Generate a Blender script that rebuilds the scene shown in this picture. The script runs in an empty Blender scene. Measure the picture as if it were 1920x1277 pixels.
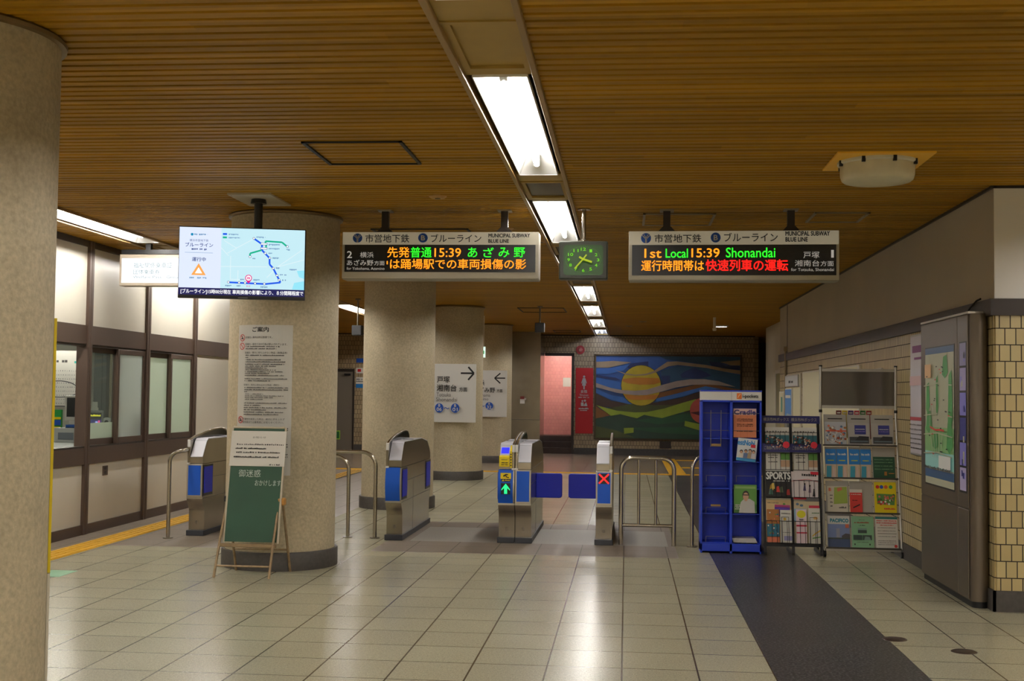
import bpy, bmesh, math, random
from math import sin, cos, pi, radians
from mathutils import Matrix, Vector
random.seed(7)
SC = bpy.context.scene
COL = SC.collection

# ---------------------------------------------------------------- camera
FPX = 2300.0
def camera():
    dy = Vector((1174.5 - 960.0, -(742.0 - 638.5), -FPX)).normalized()   # world +Y seen from the camera
    u = Vector((sin(.0078), cos(.0078), 0))
    u = (u - u.dot(dy) * dy).normalized()
    x = dy.cross(u)
    R = Matrix((x, dy, u)).transposed()          # camera = R @ world
    cam = bpy.data.cameras.new('camera')
    cam.sensor_fit = 'HORIZONTAL'; cam.sensor_width = 36.0
    cam.lens = 36.0 * FPX / 1920.0
    cam.clip_start = .05; cam.clip_end = 200
    o = bpy.data.objects.new('camera', cam); COL.objects.link(o)
    o.matrix_world = Matrix.Translation((0, 0, 1.62)) @ R.transposed().to_4x4()
    SC.camera = o
camera()

# ---------------------------------------------------------------- world, exposure, strengths of the lamps
W = bpy.data.worlds.new('world'); SC.world = W; W.use_nodes = True
W.node_tree.nodes['Background'].inputs[0].default_value = (1, .97, .92, 1)
W.node_tree.nodes['Background'].inputs[1].default_value = 0.0
SC.view_settings.view_transform = 'Standard'
SC.view_settings.look = 'None'
SC.view_settings.gamma = 1.0
SC.view_settings.use_curve_mapping = False
SC.view_settings.exposure = 0.0
try:
    SC.cycles.max_bounces = 8; SC.cycles.diffuse_bounces = 5; SC.cycles.glossy_bounces = 4
    SC.cycles.sample_clamp_indirect = 6.0
    SC.cycles.caustics_reflective = False; SC.cycles.caustics_refractive = False
    SC.cycles.use_denoising = True
except Exception:
    pass
TUBE = 108.0            # fluorescent tubes of the central trough
TUBE_LEFT = 150.0      # tubes of the office front and right row, raised to brighten the walls
FILL_BATTEN = 210.0      # added unseen batten lights behind the viewer, brighten what faces the camera
OFFICE_TUBE = 150.0
CEIL = 3.285

# ---------------------------------------------------------------- materials
def lin(c):
    return tuple((v / 255 / 12.92) if v / 255 <= .04045 else ((v / 255 + .055) / 1.055) ** 2.4 for v in c[:3]) + (1,)
MATS = {}
def mat(name, rgb, rough=.5, metal=0.0, spec=None, emit=None, strength=0.0, noise=None, bump=None, coat=0.0):
    """noise=(scale, amount), bump=(scale, strength); rgb in 0..255 display values of the thing's own colour"""
    if name in MATS: return MATS[name]
    m = bpy.data.materials.new(name); m.use_nodes = True
    nt = m.node_tree; p = nt.nodes['Principled BSDF']
    p.inputs['Base Color'].default_value = lin(rgb)
    p.inputs['Roughness'].default_value = rough
    p.inputs['Metallic'].default_value = metal
    if spec is not None: p.inputs['Specular IOR Level'].default_value = spec
    if coat: p.inputs['Coat Weight'].default_value = coat
    if emit is not None:
        p.inputs['Emission Color'].default_value = lin(emit)
        p.inputs['Emission Strength'].default_value = strength
        if strength < 15: m.cycles.emission_sampling = 'NONE'
    tc = None
    if noise or bump:
        tc = nt.nodes.new('ShaderNodeTexCoord')
    if noise:
        n = nt.nodes.new('ShaderNodeTexNoise'); n.inputs['Scale'].default_value = noise[0]; n.inputs['Detail'].default_value = 5
        nt.links.new(tc.outputs['Object'], n.inputs['Vector'])
        r = nt.nodes.new('ShaderNodeMapRange'); r.inputs['From Min'].default_value = .3; r.inputs['From Max'].default_value = .7
        r.inputs['To Min'].default_value = 1 - noise[1]; r.inputs['To Max'].default_value = 1 + noise[1]
        nt.links.new(n.outputs['Fac'], r.inputs['Value'])
        x = nt.nodes.new('ShaderNodeMix'); x.data_type = 'RGBA'; x.blend_type = 'MULTIPLY'; x.inputs['Factor'].default_value = 1
        x.inputs[6].default_value = lin(rgb)
        nt.links.new(r.outputs[0], x.inputs[7]); nt.links.new(x.outputs[2], p.inputs['Base Color'])
    if bump:
        n = nt.nodes.new('ShaderNodeTexNoise'); n.inputs['Scale'].default_value = bump[0]; n.inputs['Detail'].default_value = 3
        nt.links.new(tc.outputs['Object'], n.inputs['Vector'])
        b = nt.nodes.new('ShaderNodeBump'); b.inputs['Strength'].default_value = bump[1]; b.inputs['Distance'].default_value = .01
        nt.links.new(n.outputs['Fac'], b.inputs['Height']); nt.links.new(b.outputs[0], p.inputs['Normal'])
    MATS[name] = m
    return m
def glow(name, rgb, strength):
    return mat(name, (6, 6, 6), .6, emit=rgb, strength=strength)

class NT:
    """small helper for node maths"""
    def __init__(s, m): s.nt = m.node_tree; s.p = s.nt.nodes['Principled BSDF']
    def n(s, t, **k):
        x = s.nt.nodes.new(t)
        for a, b in k.items(): setattr(x, a, b)
        return x
    def l(s, a, b): s.nt.links.new(a, b)
    def math(s, op, a, b=None, c=None):
        x = s.n('ShaderNodeMath', operation=op)
        for i, v in enumerate((a, b, c)):
            if v is None: continue
            if isinstance(v, (int, float)): x.inputs[i].default_value = v
            else: s.l(v, x.inputs[i])
        return x.outputs[0]
    def mix(s, f, a, b, blend='MIX'):
        x = s.n('ShaderNodeMix', data_type='RGBA', blend_type=blend)
        if isinstance(f, (int, float)): x.inputs['Factor'].default_value = f
        else: s.l(f, x.inputs['Factor'])
        for i, v in ((6, a), (7, b)):
            if isinstance(v, tuple): x.inputs[i].default_value = v
            else: s.l(v, x.inputs[i])
        return x.outputs[2]
    def between(s, v, a, b):
        return s.math('MULTIPLY', s.math('GREATER_THAN', v, a), s.math('LESS_THAN', v, b))
    def xyz(s):
        tc = s.n('ShaderNodeTexCoord'); x = s.n('ShaderNodeSeparateXYZ'); s.l(tc.outputs['Object'], x.inputs[0])
        return tc.outputs['Object'], x.outputs[0], x.outputs[1], x.outputs[2]
    def noise(s, vec, scale, detail=3, lo=0.0, hi=1.0, rough=.5):
        n = s.n('ShaderNodeTexNoise'); n.inputs['Scale'].default_value = scale; n.inputs['Detail'].default_value = detail
        n.inputs['Roughness'].default_value = rough
        s.l(vec, n.inputs['Vector'])
        r = s.n('ShaderNodeMapRange'); r.inputs['From Min'].default_value = .3; r.inputs['From Max'].default_value = .7
        r.inputs['To Min'].default_value = lo; r.inputs['To Max'].default_value = hi
        s.l(n.outputs['Fac'], r.inputs['Value'])
        return r.outputs[0]

def floor_material():
    m = bpy.data.materials.new('terrazzo_floor'); m.use_nodes = True; k = NT(m)
    v, x, y, z = k.xyz()
    fx = k.math('FRACT', k.math('DIVIDE', k.math('ADD', x, 100 * .4445 + .016 + .004), .4445))
    jx = k.math('LESS_THAN', fx, .0105 / .4445)
    fy = k.math('FRACT', k.math('DIVIDE', k.math('ADD', y, 100 * .4672 - 7.402), .4672))
    jy = k.math('LESS_THAN', fy, .0095 / .4672)
    # a tint for each tile
    cx = k.math('FLOOR', k.math('DIVIDE', k.math('ADD', x, 44.466), .4445)); cy = k.math('FLOOR', k.math('DIVIDE', k.math('ADD', y, 39.318), .4672))
    cb = k.n('ShaderNodeCombineXYZ'); k.l(cx, cb.inputs[0]); k.l(cy, cb.inputs[1])
    wn = k.n('ShaderNodeTexWhiteNoise', noise_dimensions='2D'); k.l(cb.outputs[0], wn.inputs['Vector'])
    tint = k.math('MULTIPLY_ADD', wn.outputs[0], .09, .955)
    speck = k.math('MULTIPLY', k.noise(v, 120, 2, .76, 1.2), k.noise(v, 46, 3, .9, 1.08))
    big = k.noise(v, .8, 3, .93, 1.05)
    f = k.math('MULTIPLY', k.math('MULTIPLY', tint, speck), big)
    base = k.mix(1.0, lin((172, 167, 141)), f, 'MULTIPLY')
    # regions laid in other stone
    ds = k.n('ShaderNodeTexNoise'); ds.inputs['Scale'].default_value = 58; ds.inputs['Detail'].default_value = 2; k.l(v, ds.inputs['Vector'])
    dr_ = k.n('ShaderNodeMapRange'); dr_.inputs['From Min'].default_value = .52; dr_.inputs['From Max'].default_value = .60; dr_.inputs['To Min'].default_value = .8; dr_.inputs['To Max'].default_value = 5.0; k.l(ds.outputs['Fac'], dr_.inputs['Value'])
    dspeck = dr_.outputs[0]
    dark = k.mix(1.0, lin((46, 45, 46)), dspeck, 'MULTIPLY')
    grey = k.mix(1.0, lin((122, 110, 97)), speck, 'MULTIPLY')
    pale = k.mix(1.0, lin((152, 147, 138)), speck, 'MULTIPLY')
    far = k.mix(1.0, lin((140, 124, 106)), k.math('MULTIPLY', speck, tint), 'MULTIPLY')
    isfar = k.math('GREATER_THAN', y, 25.9)
    base = k.mix(isfar, base, far)
    band = k.math('MULTIPLY', k.between(y, 12.45, 15.45), k.between(x, -2.6, .535))
    band2 = k.math('MULTIPLY', k.math('GREATER_THAN', y, 12.42), k.between(x, -5.4, -3.75))
    band2 = k.math('MULTIPLY', band2, k.math('LESS_THAN', y, 25.5))
    band3 = k.math('MULTIPLY', k.math('LESS_THAN', x, -5.70), k.math('LESS_THAN', y, 25.5))
    bands = k.math('MAXIMUM', band, k.math('MAXIMUM', band2, band3))
    base = k.mix(bands, base, grey)
    inner = k.math('MULTIPLY', k.between(y, 13.4, 14.85), k.between(x, -2.36, .46))
    base = k.mix(inner, base, pale)
    strip = k.math('MULTIPLY', k.between(x, .877, 1.767), k.math('LESS_THAN', y, 25.45))
    jline = k.math('MULTIPLY', k.math('MAXIMUM', jx, k.math('MULTIPLY', jy, .95)), k.math('SUBTRACT', 1.0, inner))
    # joints
    base = k.mix(k.math('MULTIPLY', jline, .95), base, lin((52, 43, 31)))
    mid = k.between(x, 1.319, 1.325)
    dark = k.mix(k.math('MULTIPLY', mid, .6), dark, lin((28, 26, 25)))
    base = k.mix(strip, base, dark)
    k.l(base, k.p.inputs['Base Color'])
    r = k.math('ADD', k.noise(v, 1.3, 2, .228, .262), k.math('MULTIPLY', strip, .07))
    r = k.math('ADD', r, k.math('MULTIPLY', bands, .25))
    k.l(r, k.p.inputs['Roughness'])
    k.p.inputs['Specular IOR Level'].default_value = .40
    return m

def tile_material(name, ax, c1, c2, grout, bw=.082, rh=.128):
    m = bpy.data.materials.new(name); m.use_nodes = True; k = NT(m)
    v, x, y, z = k.xyz()
    cb = k.n('ShaderNodeCombineXYZ'); k.l(x if ax == 'x' else y, cb.inputs[0]); k.l(z, cb.inputs[1])
    b = k.n('ShaderNodeTexBrick'); b.offset = .5; b.squash = 1.0
    k.l(cb.outputs[0], b.inputs['Vector'])
    b.inputs['Scale'].default_value = 1; b.inputs['Brick Width'].default_value = bw; b.inputs['Row Height'].default_value = rh
    b.inputs['Mortar Size'].default_value = .0042; b.inputs['Mortar Smooth'].default_value = .1; b.inputs['Bias'].default_value = 0
    b.inputs['Color1'].default_value = lin(c1); b.inputs['Color2'].default_value = lin(c2); b.inputs['Mortar'].default_value = lin(grout)
    k.l(k.mix(1.0, b.outputs['Color'], k.noise(v, 3, 3, .93, 1.05), 'MULTIPLY'), k.p.inputs['Base Color'])
    k.l(k.math('MULTIPLY_ADD', b.outputs['Fac'], .5, .28), k.p.inputs['Roughness'])
    bp = k.n('ShaderNodeBump'); bp.inputs['Strength'].default_value = .5; bp.inputs['Distance'].default_value = .004
    k.l(k.math('SUBTRACT', 1.0, b.outputs['Fac']), bp.inputs['Height']); k.l(bp.outputs[0], k.p.inputs['Normal'])
    return m

def slat_material():
    m = bpy.data.materials.new('ochre_metal_slats'); m.use_nodes = True; k = NT(m)
    v, x, y, z = k.xyz()
    row = k.math('FLOOR', k.math('DIVIDE', k.math('ADD', y, 50.0), .105))
    seg = k.math('FLOOR', k.math('DIVIDE', k.math('MULTIPLY_ADD', row, 1.37, x), 3.6))
    cb = k.n('ShaderNodeCombineXYZ'); k.l(row, cb.inputs[0]); k.l(seg, cb.inputs[1])
    wn = k.n('ShaderNodeTexWhiteNoise', noise_dimensions='2D'); k.l(cb.outputs[0], wn.inputs['Vector'])
    mp = k.n('ShaderNodeMapping'); mp.inputs['Scale'].default_value = (.5, 9.5, 1); k.l(v, mp.inputs['Vector'])
    streak = k.noise(mp.outputs[0], 1.0, 4, .80, 1.18)
    f = k.math('MULTIPLY', k.math('MULTIPLY_ADD', wn.outputs[0], .34, .83), streak)
    k.l(k.mix(1.0, lin((160, 116, 12)), f, 'MULTIPLY'), k.p.inputs['Base Color'])
    k.p.inputs['Roughness'].default_value = .55
    k.p.inputs['Specular IOR Level'].default_value = .22
    return m

def aggregate_material():
    m = bpy.data.materials.new('exposed_aggregate'); m.use_nodes = True; k = NT(m)
    v, x, y, z = k.xyz()
    a = k.noise(v, 40, 4, .84, 1.14)
    b = k.noise(v, 1.6, 4, .86, 1.1)
    c = k.n('ShaderNodeTexVoronoi'); c.inputs['Scale'].default_value = 60; k.l(v, c.inputs['Vector'])
    sp = k.n('ShaderNodeMapRange'); sp.inputs['From Min'].default_value = .05; sp.inputs['From Max'].default_value = .16
    sp.inputs['To Min'].default_value = 1.22; sp.inputs['To Max'].default_value = 1.0; k.l(c.outputs['Distance'], sp.inputs['Value'])
    f = k.math('MULTIPLY', k.math('MULTIPLY', a, b), sp.outputs[0])
    k.l(k.mix(1.0, lin((184, 171, 143)), f, 'MULTIPLY'), k.p.inputs['Base Color'])
    k.p.inputs['Roughness'].default_value = .62
    k.p.inputs['Specular IOR Level'].default_value = .35
    bp = k.n('ShaderNodeBump'); bp.inputs['Strength'].default_value = .55; bp.inputs['Distance'].default_value = .008
    k.l(a, bp.inputs['Height']); k.l(bp.outputs[0], k.p.inputs['Normal'])
    return m

def glass_material(name, rgb, clear, rough, body):
    """a pane: part of the light passes straight through, part is scattered by the frosted film"""
    m = bpy.data.materials.new(name); m.use_nodes = True; nt = m.node_tree
    for n in list(nt.nodes):
        if n.type != 'OUTPUT_MATERIAL': nt.nodes.remove(n)
    out = [n for n in nt.nodes if n.type == 'OUTPUT_MATERIAL'][0]
    t = nt.nodes.new('ShaderNodeBsdfTransparent'); t.inputs[0].default_value = lin(rgb)
    g = nt.nodes.new('ShaderNodeBsdfGlossy'); g.inputs['Roughness'].default_value = rough
    d = nt.nodes.new('ShaderNodeBsdfDiffuse'); d.inputs[0].default_value = lin(body)
    tl = nt.nodes.new('ShaderNodeBsdfTranslucent'); tl.inputs[0].default_value = lin(body)
    m1 = nt.nodes.new('ShaderNodeMixShader'); m1.inputs[0].default_value = .72
    nt.links.new(d.outputs[0], m1.inputs[1]); nt.links.new(tl.outputs[0], m1.inputs[2])
    m2 = nt.nodes.new('ShaderNodeMixShader'); m2.inputs[0].default_value = clear
    nt.links.new(m1.outputs[0], m2.inputs[1]); nt.links.new(t.outputs[0], m2.inputs[2])
    m3 = nt.nodes.new('ShaderNodeMixShader'); m3.inputs[0].default_value = .07
    nt.links.new(m2.outputs[0], m3.inputs[1]); nt.links.new(g.outputs[0], m3.inputs[2])
    nt.links.new(m3.outputs[0], out.inputs['Surface'])
    return m

FLOOR_M = floor_material()
SLAT_M = slat_material()
STONE = aggregate_material()
TILE_X = tile_material('cream_tiles_facing_hall', 'x', (196, 178, 128), (180, 160, 112), (44, 36, 28))
TILE_Y = tile_material('cream_tiles_side', 'y', (196, 178, 128), (180, 160, 112), (44, 36, 28))
TILE_B = tile_material('beige_tiles_end_wall', 'x', (176, 156, 122), (156, 136, 106), (40, 32, 26))
STEEL = mat('brushed_steel', (172, 164, 148), .24, .95, noise=(5, .07))
STEEL_D = mat('dark_brushed_steel', (120, 112, 100), .36, .8, noise=(3, .08))
TUBE_STEEL = mat('polished_pipe', (176, 168, 152), .2, .9)
DKSTONE = mat('dark_grey_stone', (66, 62, 58), .55, noise=(30, .2))
CREAM = mat('cream_panel', (212, 206, 190), .38, noise=(1.2, .03))
BROWN = mat('bronze_frame', (84, 68, 58), .42, .35, noise=(2, .06))
BROWN_D = mat('dark_bronze_frame', (48, 40, 35), .45, .3)
WHITE = mat('white_paint', (222, 220, 214), .45)
PAPER = mat('white_paper', (214, 211, 202), .7)
BLACK = mat('black_plastic', (14, 14, 15), .4)
BLACK_S = mat('black_steel', (20, 20, 22), .45, .3)
GREYP = mat('grey_plastic', (190, 190, 196), .35)
INK = mat('black_ink', (24, 22, 24), .7)
INKG = mat('grey_ink', (78, 76, 74), .7)
BLUEP = mat('gate_blue', (0, 84, 196), .45)
PAD = mat('blue_pad', (18, 34, 176), .5)
RACKB = mat('rack_blue', (26, 60, 192), .45)
YELLOW = mat('yellow_plastic', (236, 208, 22), .5)
TACT = mat('yellow_tactile', (214, 164, 22), .55, noise=(8, .12))
RED = mat('sign_red', (190, 18, 26), .5)
BLUEI = mat('line_blue', (14, 78, 176), .6)
NAVY = mat('navy', (26, 28, 92), .5)
GREEN = mat('sign_green', (24, 140, 60), .5)
ALU = mat('aluminium', (188, 186, 180), .35, .7)

# ---------------------------------------------------------------- mesh building
class B:
    def __init__(s): s.bm = bmesh.new(); s.i = 0
    def m(s, i): s.i = i; return s
    def face(s, vs):
        try: f = s.bm.faces.new(vs)
        except ValueError: return
        f.material_index = s.i
        return f
    def poly(s, pts): return s.face([s.bm.verts.new(p) for p in pts])
    def box(s, x0, x1, y0, y1, z0, z1):
        v = [s.bm.verts.new((x, y, z)) for x in (x0, x1) for y in (y0, y1) for z in (z0, z1)]
        for q in ((0, 1, 3, 2), (4, 6, 7, 5), (0, 4, 5, 1), (2, 3, 7, 6), (0, 2, 6, 4), (1, 5, 7, 3)): s.face([v[i] for i in q])
        return s
    def prism(s, pts, ax, a, b):
        def P(p, t): return {'x': (t, p[0], p[1]), 'y': (p[0], t, p[1]), 'z': (p[0], p[1], t)}[ax]
        A = [s.bm.verts.new(P(p, a)) for p in pts]; Z = [s.bm.verts.new(P(p, b)) for p in pts]
        s.face(A[::-1]); s.face(Z); n = len(pts)
        for i in range(n): s.face([A[i], A[(i + 1) % n], Z[(i + 1) % n], Z[i]])
        return s
    def cyl(s, c, r, h, ax='z', n=24, r2=None):
        r2 = r if r2 is None else r2
        e = {'z': (Vector((1, 0, 0)), Vector((0, 1, 0)), Vector((0, 0, 1))), 'y': (Vector((1, 0, 0)), Vector((0, 0, 1)), Vector((0, 1, 0))),
             'x': (Vector((0, 1, 0)), Vector((0, 0, 1)), Vector((1, 0, 0)))}[ax]
        c = Vector(c)
        A = [s.bm.verts.new(c + r * (cos(2 * pi * i / n) * e[0] + sin(2 * pi * i / n) * e[1])) for i in range(n)]
        Z = [s.bm.verts.new(c + h * e[2] + r2 * (cos(2 * pi * i / n) * e[0] + sin(2 * pi * i / n) * e[1])) for i in range(n)]
        s.face(A[::-1]); s.face(Z)
        for i in range(n): s.face([A[i], A[(i + 1) % n], Z[(i + 1) % n], Z[i]])
        return s
    def lathe(s, prof, c=(0, 0, 0), n=48):
        rings = []
        for r, z in prof:
            if r < 1e-5: rings.append([s.bm.verts.new((c[0], c[1], c[2] + z))])
            else: rings.append([s.bm.verts.new((c[0] + r * cos(2 * pi * i / n), c[1] + r * sin(2 * pi * i / n), c[2] + z)) for i in range(n)])
        for a, b in zip(rings, rings[1:]):
            for i in range(n):
                j = (i + 1) % n
                if len(a) == 1 and len(b) == 1: continue
                if len(a) == 1: s.face([a[0], b[j], b[i]])
                elif len(b) == 1: s.face([a[i], a[j], b[0]])
                else: s.face([a[i], a[j], b[j], b[i]])
        return s
    def tube(s, path, r, n=12):
        P = [Vector(p) for p in path]; rings = []; up = None
        for i, p in enumerate(P):
            t = ((P[i + 1] - p).normalized() if i < len(P) - 1 else Vector()) + ((p - P[i - 1]).normalized() if i else Vector())
            t.normalize()
            if up is None: up = Vector((0, 0, 1)) if abs(t.z) < .9 else Vector((0, 1, 0))
            a = t.cross(up).normalized(); b = a.cross(t).normalized(); up = b
            rings.append([s.bm.verts.new(p + r * (cos(2 * pi * k / n) * a + sin(2 * pi * k / n) * b)) for k in range(n)])
        for A, Z in zip(rings, rings[1:]):
            for k in range(n): s.face([A[k], A[(k + 1) % n], Z[(k + 1) % n], Z[k]])
        s.face(rings[0][::-1]); s.face(rings[-1])
        return s
    def ball(s, c, r, sx=1, sy=1, sz=1, n=12):
        res = bmesh.ops.create_uvsphere(s.bm, u_segments=n, v_segments=max(6, n // 2), radius=r)
        for v in res['verts']: v.co = Vector((v.co.x * sx + c[0], v.co.y * sy + c[1], v.co.z * sz + c[2]))
        for v in res['verts']:
            for f in v.link_faces: f.material_index = s.i
        return s
    def build(s, name, mats, parent=None, loc=(0, 0, 0), smooth=False, bevel=0.0, recalc=True):
        if recalc: bmesh.ops.recalc_face_normals(s.bm, faces=s.bm.faces)
        me = bpy.data.meshes.new(name); s.bm.to_mesh(me); s.bm.free()
        for m in (mats if isinstance(mats, (list, tuple)) else [mats]): me.materials.append(m)
        if smooth:
            for p in me.polygons: p.use_smooth = True
            me.set_sharp_from_angle(angle=radians(38))
        o = bpy.data.objects.new(name, me); COL.objects.link(o); o.location = loc
        if parent is not None: o.parent = parent
        if bevel:
            b = o.modifiers.new('bevel', 'BEVEL'); b.width = bevel; b.segments = 2; b.limit_method = 'ANGLE'; b.angle_limit = radians(50)
        return o

def arc(c, r, a0, a1, n=8):
    """points of an arc, angles in degrees"""
    return [(c[0] + r * cos(radians(a0 + (a1 - a0) * i / n)), c[1] + r * sin(radians(a0 + (a1 - a0) * i / n))) for i in range(n + 1)]

def tag(o, label, cat, group=None, kind=None):
    o['label'] = label
    o['category'] = cat
    if group: o['group'] = group
    if kind: o['kind'] = kind
    return o
def thing(name, label, cat, loc=(0, 0, 0), rz=0.0, group=None, kind=None):
    o = bpy.data.objects.new(name, None); COL.objects.link(o); o.empty_display_size = .1
    o.location = loc; o.rotation_euler = (0, 0, rz)
    return tag(o, label, cat, group, kind)
def struct(o, label, cat):
    return tag(o, label, cat, None, 'structure')

_GL = {}
def glyphs(t):
    if t not in _GL:
        c = bpy.data.curves.new('t', 'FONT'); c.body = t; c.size = 1; c.resolution_u = 3
        o = bpy.data.objects.new('t', c); COL.objects.link(o)
        me = bpy.data.meshes.new_from_object(o.evaluated_get(bpy.context.evaluated_depsgraph_get()))
        _GL[t] = ([(v.co.x, v.co.y) for v in me.vertices], [tuple(p.vertices) for p in me.polygons])
        bpy.data.objects.remove(o); bpy.data.curves.remove(c); bpy.data.meshes.remove(me)
    return _GL[t]

class Print:
    """flat printing on a face: f(u, v, d) -> point; d is the height above the face; every layer lies a little higher"""
    def __init__(s, f, mats, step=.0006, sub=None):
        s.f = f; s.b = B(); s.mats = []; s.d = step; s.step = step; s.sub = sub
        s.names = {}
    def mi(s, m):
        if m not in s.mats: s.mats.append(m)
        s.b.i = s.mats.index(m)
    def poly(s, pts, m, up=True):
        s.mi(m); s.b.poly([s.f(u, v, s.d) for u, v in pts])
        if up: s.d += s.step
    def rect(s, u0, v0, u1, v1, m, up=True):
        n = max(1, int(math.ceil(abs(u1 - u0) / s.sub))) if s.sub else 1
        for i in range(n):
            a = u0 + (u1 - u0) * i / n; b = u0 + (u1 - u0) * (i + 1) / n
            s.poly([(a, v0), (b, v0), (b, v1), (a, v1)], m, False)
        if up: s.d += s.step
    def disc(s, u, v, r, m, ry=None, n=28):
        ry = r if ry is None else ry
        s.poly([(u + r * cos(2 * pi * i / n), v + ry * sin(2 * pi * i / n)) for i in range(n)], m)
    def ring(s, u, v, r, w, m, n=28, ry=None):
        k = (ry or r) / r
        for i in range(n):
            a, b = 2 * pi * i / n, 2 * pi * (i + 1) / n
            s.poly([(u + q * cos(t), v + k * q * sin(t)) for q, t in ((r, a), (r, b), (r - w, b), (r - w, a))], m, False)
        s.d += s.step
    def line(s, pts, w, m):
        for (a, b), (c, d) in zip(pts, pts[1:]):
            L = math.hypot(c - a, d - b) or 1; x, y = -(d - b) / L * w / 2, (c - a) / L * w / 2
            s.poly([(a + x, b + y), (c + x, d + y), (c - x, d - y), (a - x, b - y)], m, False)
        s.d += s.step
    def text(s, t, u0, v0, u1, v1, m, bold=0.0):
        """fits the text's own outline into the box; v0 is the bottom, v1 the top; bold repeats it with a small shift"""
        V, F = glyphs(t)
        if not V: return
        x0 = min(a for a, b in V); x1 = max(a for a, b in V); y0 = min(b for a, b in V); y1 = max(b for a, b in V)
        s.mi(m)
        for off in ((0, 0),) if not bold else ((-bold, 0), (bold, 0), (0, bold), (0, -bold)):
            vs = [s.b.bm.verts.new(s.f(u0 + (a - x0) / (x1 - x0) * (u1 - u0) + off[0], v0 + (b - y0) / (y1 - y0) * (v1 - v0) + off[1], s.d)) for a, b in V]
            for f in F: s.b.face([vs[i] for i in f])
            s.d += s.step * .3
        s.d += s.step
    def micro(s, u0, u1, v, h, m, seed=0, gap=.12):
        """a line of print too small to read"""
        r = random.Random(seed + int(v * 1e4)); u = u0
        while u < u1:
            w = h * r.uniform(.5, .95)
            s.rect(u, v, min(u + w, u1), v + h * r.uniform(.55, 1.0), m, False)
            u += w + h * (gap if r.random() < .9 else .9)
        s.d += s.step
    def build(s, name, parent=None, loc=(0, 0, 0)):
        return s.b.build(name, s.mats, parent, loc, recalc=False)

def face_y(y, sx=1.0, ox=0.0, oz=0.0):
    """a face that looks to -y, u to the right, v up"""
    return lambda u, v, d: (ox + u * sx, y - d, oz + v * sx)
def face_from(y, u0, u1, x0, x1, v0, v1, z0, z1):
    """print units u0..u1 / v0..v1 (v measured downwards) laid onto x0..x1 / z0..z1"""
    return lambda u, v, d: (x0 + (u - u0) / (u1 - u0) * (x1 - x0), y - d, z0 + (v - v0) / (v1 - v0) * (z1 - z0))
def face_cyl(cx, cy, r, a_mid):
    """wrapped round a pillar: u runs along the arc to the right as seen from the front"""
    def f(u, v, d):
        a = a_mid + u / r
        return (cx + (r + d) * sin(a), cy - (r + d) * cos(a), v)
    return f

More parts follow.
